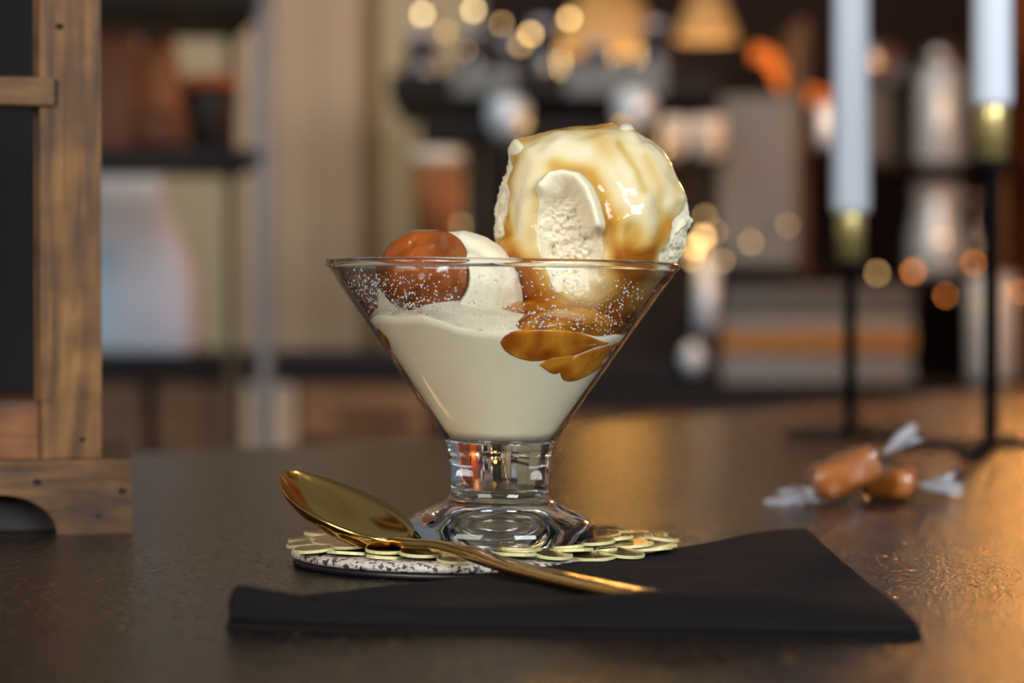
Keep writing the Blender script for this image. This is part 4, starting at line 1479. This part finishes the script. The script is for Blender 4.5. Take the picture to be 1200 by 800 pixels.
gr = thing('coffee_grinder', 'grey steel coffee grinder with rounded hopper behind the shorter candle', 'coffee grinder', (wpx(1018, dW + 0.1), dW + 0.1 - CAM_D, zsh[0]))
obj('grinder_body', lathe([(0, 0), (0.050, 0), (0.052, 0.01), (0.046, 0.11), (0.046, 0.125), (0, 0.125)], 32), M['steel_dull'], gr)
obj('hopper', lathe([(0, 0.1252), (0.040, 0.1252), (0.058, 0.16), (0.060, 0.19), (0.045, 0.205), (0, 0.212)], 32), M['steel'], gr)
obj('grinder_chute', bx(-0.095, -0.044, -0.03, 0.02, 0.03, 0.105, 0.008), M['chrome'], gr)
cn = thing('steel_canister', 'tall silver steel canister on the upper wall shelf', 'canister', (wpx(1102, dW + 0.1), dW + 0.1 - CAM_D, zsh[0]))
obj('can_body', lathe([(0, 0), (0.043, 0), (0.045, 0.004), (0.043, 0.14), (0.034, 0.17), (0, 0.17)], 32), M['chrome'], cn)
obj('can_lid', lathe([(0, 0.1702), (0.034, 0.1702), (0.030, 0.195), (0.015, 0.206), (0, 0.208)], 32), M['steel'], cn)
mj = thing('milk_jug', 'shiny steel milk jug on the lower wall shelf', 'jug', (wpx(1098, dW + 0.08), dW + 0.08 - CAM_D, zsh[1]))
obj('jug_body', lathe([(0, 0), (0.045, 0), (0.050, 0.01), (0.050, 0.06), (0.040, 0.12), (0.043, 0.155), (0.040, 0.155), (0.037, 0.12), (0, 0.10)], 32), M['chrome'], mj)
obj('jug_handle', tube(catmull([(0.042, 0, 0.135), (0.078, 0, 0.125), (0.078, 0, 0.06), (0.049, 0, 0.045)], 14), 0.006, 10), M['steel'], mj)
sc_ = thing('steel_cylinder', 'bright steel cylinder pot standing on the counter behind the taller candlestick', 'canister', (wpx(1164, dK + 0.16), dK + 0.16 - CAM_D, zk))
hcy = zpx(318, dK + 0.16) - zk
obj('pot_body', lathe([(0, 0), (0.038, 0), (0.040, 0.006), (0.040, hcy - 0.012), (0.036, hcy - 0.008), (0, hcy - 0.008)], 32), M['chrome'], sc_)
obj('pot_lid', lathe([(0, hcy - 0.0078), (0.034, hcy - 0.0078), (0.030, hcy), (0.008, hcy + 0.004), (0, hcy + 0.004)], 32), M['steel'], sc_)

# ------------------------------------------------------------------ lights in view
def bulbs(name, label, pts, dd, wire=True):
    t = thing(name, label, 'string lights', (0, dd - CAM_D, 0))
    ps = []
    for px, py, mt, r in pts:
        c = P(px, py, dd)
        ps.append((px, Vector((c.x, 0.012, c.z + r))))
        bm = lathe([(0, -r), (r * 0.8, -r * 0.6), (r, 0), (r * 0.7, r * 0.7), (r * 0.4, r), (0, r * 1.05)], 12, center=(c.x, 0, c.z))
        obj('bulb', bm, M[mt], t)
    ps.sort(key=lambda q: q[0])
    obj('wire', tube([p for _, p in ps], 0.0012, 6), M['black'], t)
    return t


bulbs('light_string', 'string of warm bulbs strung above the espresso machine cups',
      [(495, 17, 'bulb_hi', 0.0042), (523, 38, 'bulb_lo', 0.0036), (555, 12, 'bulb_hi', 0.0042), (588, 28, 'bulb_lo', 0.0040), (610, 53, 'bulb_lo', 0.0045), (622, 40, 'bulb_mid', 0.0046), (667, 22, 'bulb_mid', 0.0046), (545, 60, 'bulb_lo', 0.0025)], dK + 0.02)
bulbs('light_string', 'cluster of small golden bulbs hanging beside the scoop above the steam wand',
      [(814, 290, 'bulb_mid', 0.0046), (824, 278, 'bulb_mid', 0.0050), (826, 254, 'bulb_lo', 0.0036), (812, 303, 'bulb_lo', 0.0046), (846, 306, 'bulb_lo', 0.0034), (880, 284, 'bulb_lo', 0.0034), (923, 264, 'bulb_lo', 0.0026), (838, 272, 'bulb_lo', 0.003)], dK - 0.07)
bulbs('light_string', 'short string of pale olive bulbs behind the toffee ball', [(540, 264, 'bulb_lo', 0.0030), (478, 288, 'bulb_lo', 0.0030)], dK + 0.01)
bulbs('light_string', 'string of orange bulbs along the lower wall shelf edge',
      [(1028, 320, 'bulb_lo', 0.0046), (1070, 318, 'bulb_or', 0.0042), (1108, 346, 'bulb_or', 0.0030), (1141, 308, 'bulb_or', 0.0036), (1197, 342, 'bulb_or', 0.0034), (1104, 280, 'bulb_lo', 0.004)], dW - 0.03)


def pendant(label, px, py, dd, r, h, power, mat='gold_shade', col=(1.0, 0.78, 0.5), spot=0):
    c = P(px, py, dd)                       # bottom centre of the shade
    t = thing('pendant_lamp', label, 'lamp', tuple(c))
    obj('lamp_shade', lathe([(r, 0), (r * 0.96, 0), (r * 0.34, h * 0.93), (r * 0.36, h), (r * 1.0, 0.004)], 36, closed=True), M[mat], t)
    obj('bulb', sphere((0, 0, h * 0.42), r * 0.3, 16, 12), M['bulb_mid'], t)
    obj('socket', lathe([(0, h * 0.9), (r * 0.3, h * 0.9), (r * 0.3, h * 1.15), (0, h * 1.2)], 16), M['lamp_black'], t)
    obj('cord', tube([(0, 0, h * 1.15), (0, 0, h + 0.6), (0, 0, 1.9 - c.z)], 0.003, 8), M['lamp_black'], t)
    if power:
        ld = bpy.data.lights.new('pendant_glow', 'POINT')
        ld.energy = power; ld.color = col; ld.shadow_soft_size = r * 0.5
        lo = bpy.data.objects.new('pendant_glow', ld)
        COL.objects.link(lo); lo.parent = t; lo.location = (0, 0, -r * 0.3)
    if spot:                                # added spot beam, aimed to put a golden patch on the table
        ld = bpy.data.lights.new('added_table_beam', 'SPOT')
        ld.energy = spot; ld.color = (1.0, 0.64, 0.24); ld.shadow_soft_size = r * 0.5
        ld.spot_size = math.radians(34); ld.spot_blend = 0.8
        lo = bpy.data.objects.new('added_table_beam', ld)
        COL.objects.link(lo); lo.parent = t; lo.location = (0, -r * 0.2, -r * 0.3)
        lo.rotation_euler = (Vector((0.09, 0.45, 0.0)) - c).to_track_quat('-Z', 'Y').to_euler()
    return t


pendant('wide gold pendant shade hanging over the espresso machine', 712, 60, 4.31, 0.107, 0.12, 0.9, spot=9)
pendant('narrow gold pendant shade beside the wide one', 828, 46, 4.20, 0.054, 0.092, 0.3)
pendant('warm amber pendant lamp hanging over the far end of the table', 1270, -110, 3.10, 0.07, 0.10, 11.5, col=(1.0, 0.46, 0.12))

tl_ = thing('tube_light', 'bent orange glowing tube light on the dark back wall', 'lamp', (0, 4.3 - CAM_D, 0))
tp_ = [P(882, 62, 4.3), P(900, 66, 4.3), P(912, 84, 4.3), P(922, 102, 4.3), P(945, 110, 4.3), P(975, 116, 4.3)]
obj('glow_tube', tube(catmull([(p.x, 0, p.z) for p in tp_], 24), 0.014, 12), M['tube_orange'], tl_)
obj('tube_bracket', tube([(tp_[2].x, 0, tp_[2].z), (tp_[2].x, 0.21, tp_[2].z)], 0.005, 8), M['black'], tl_)
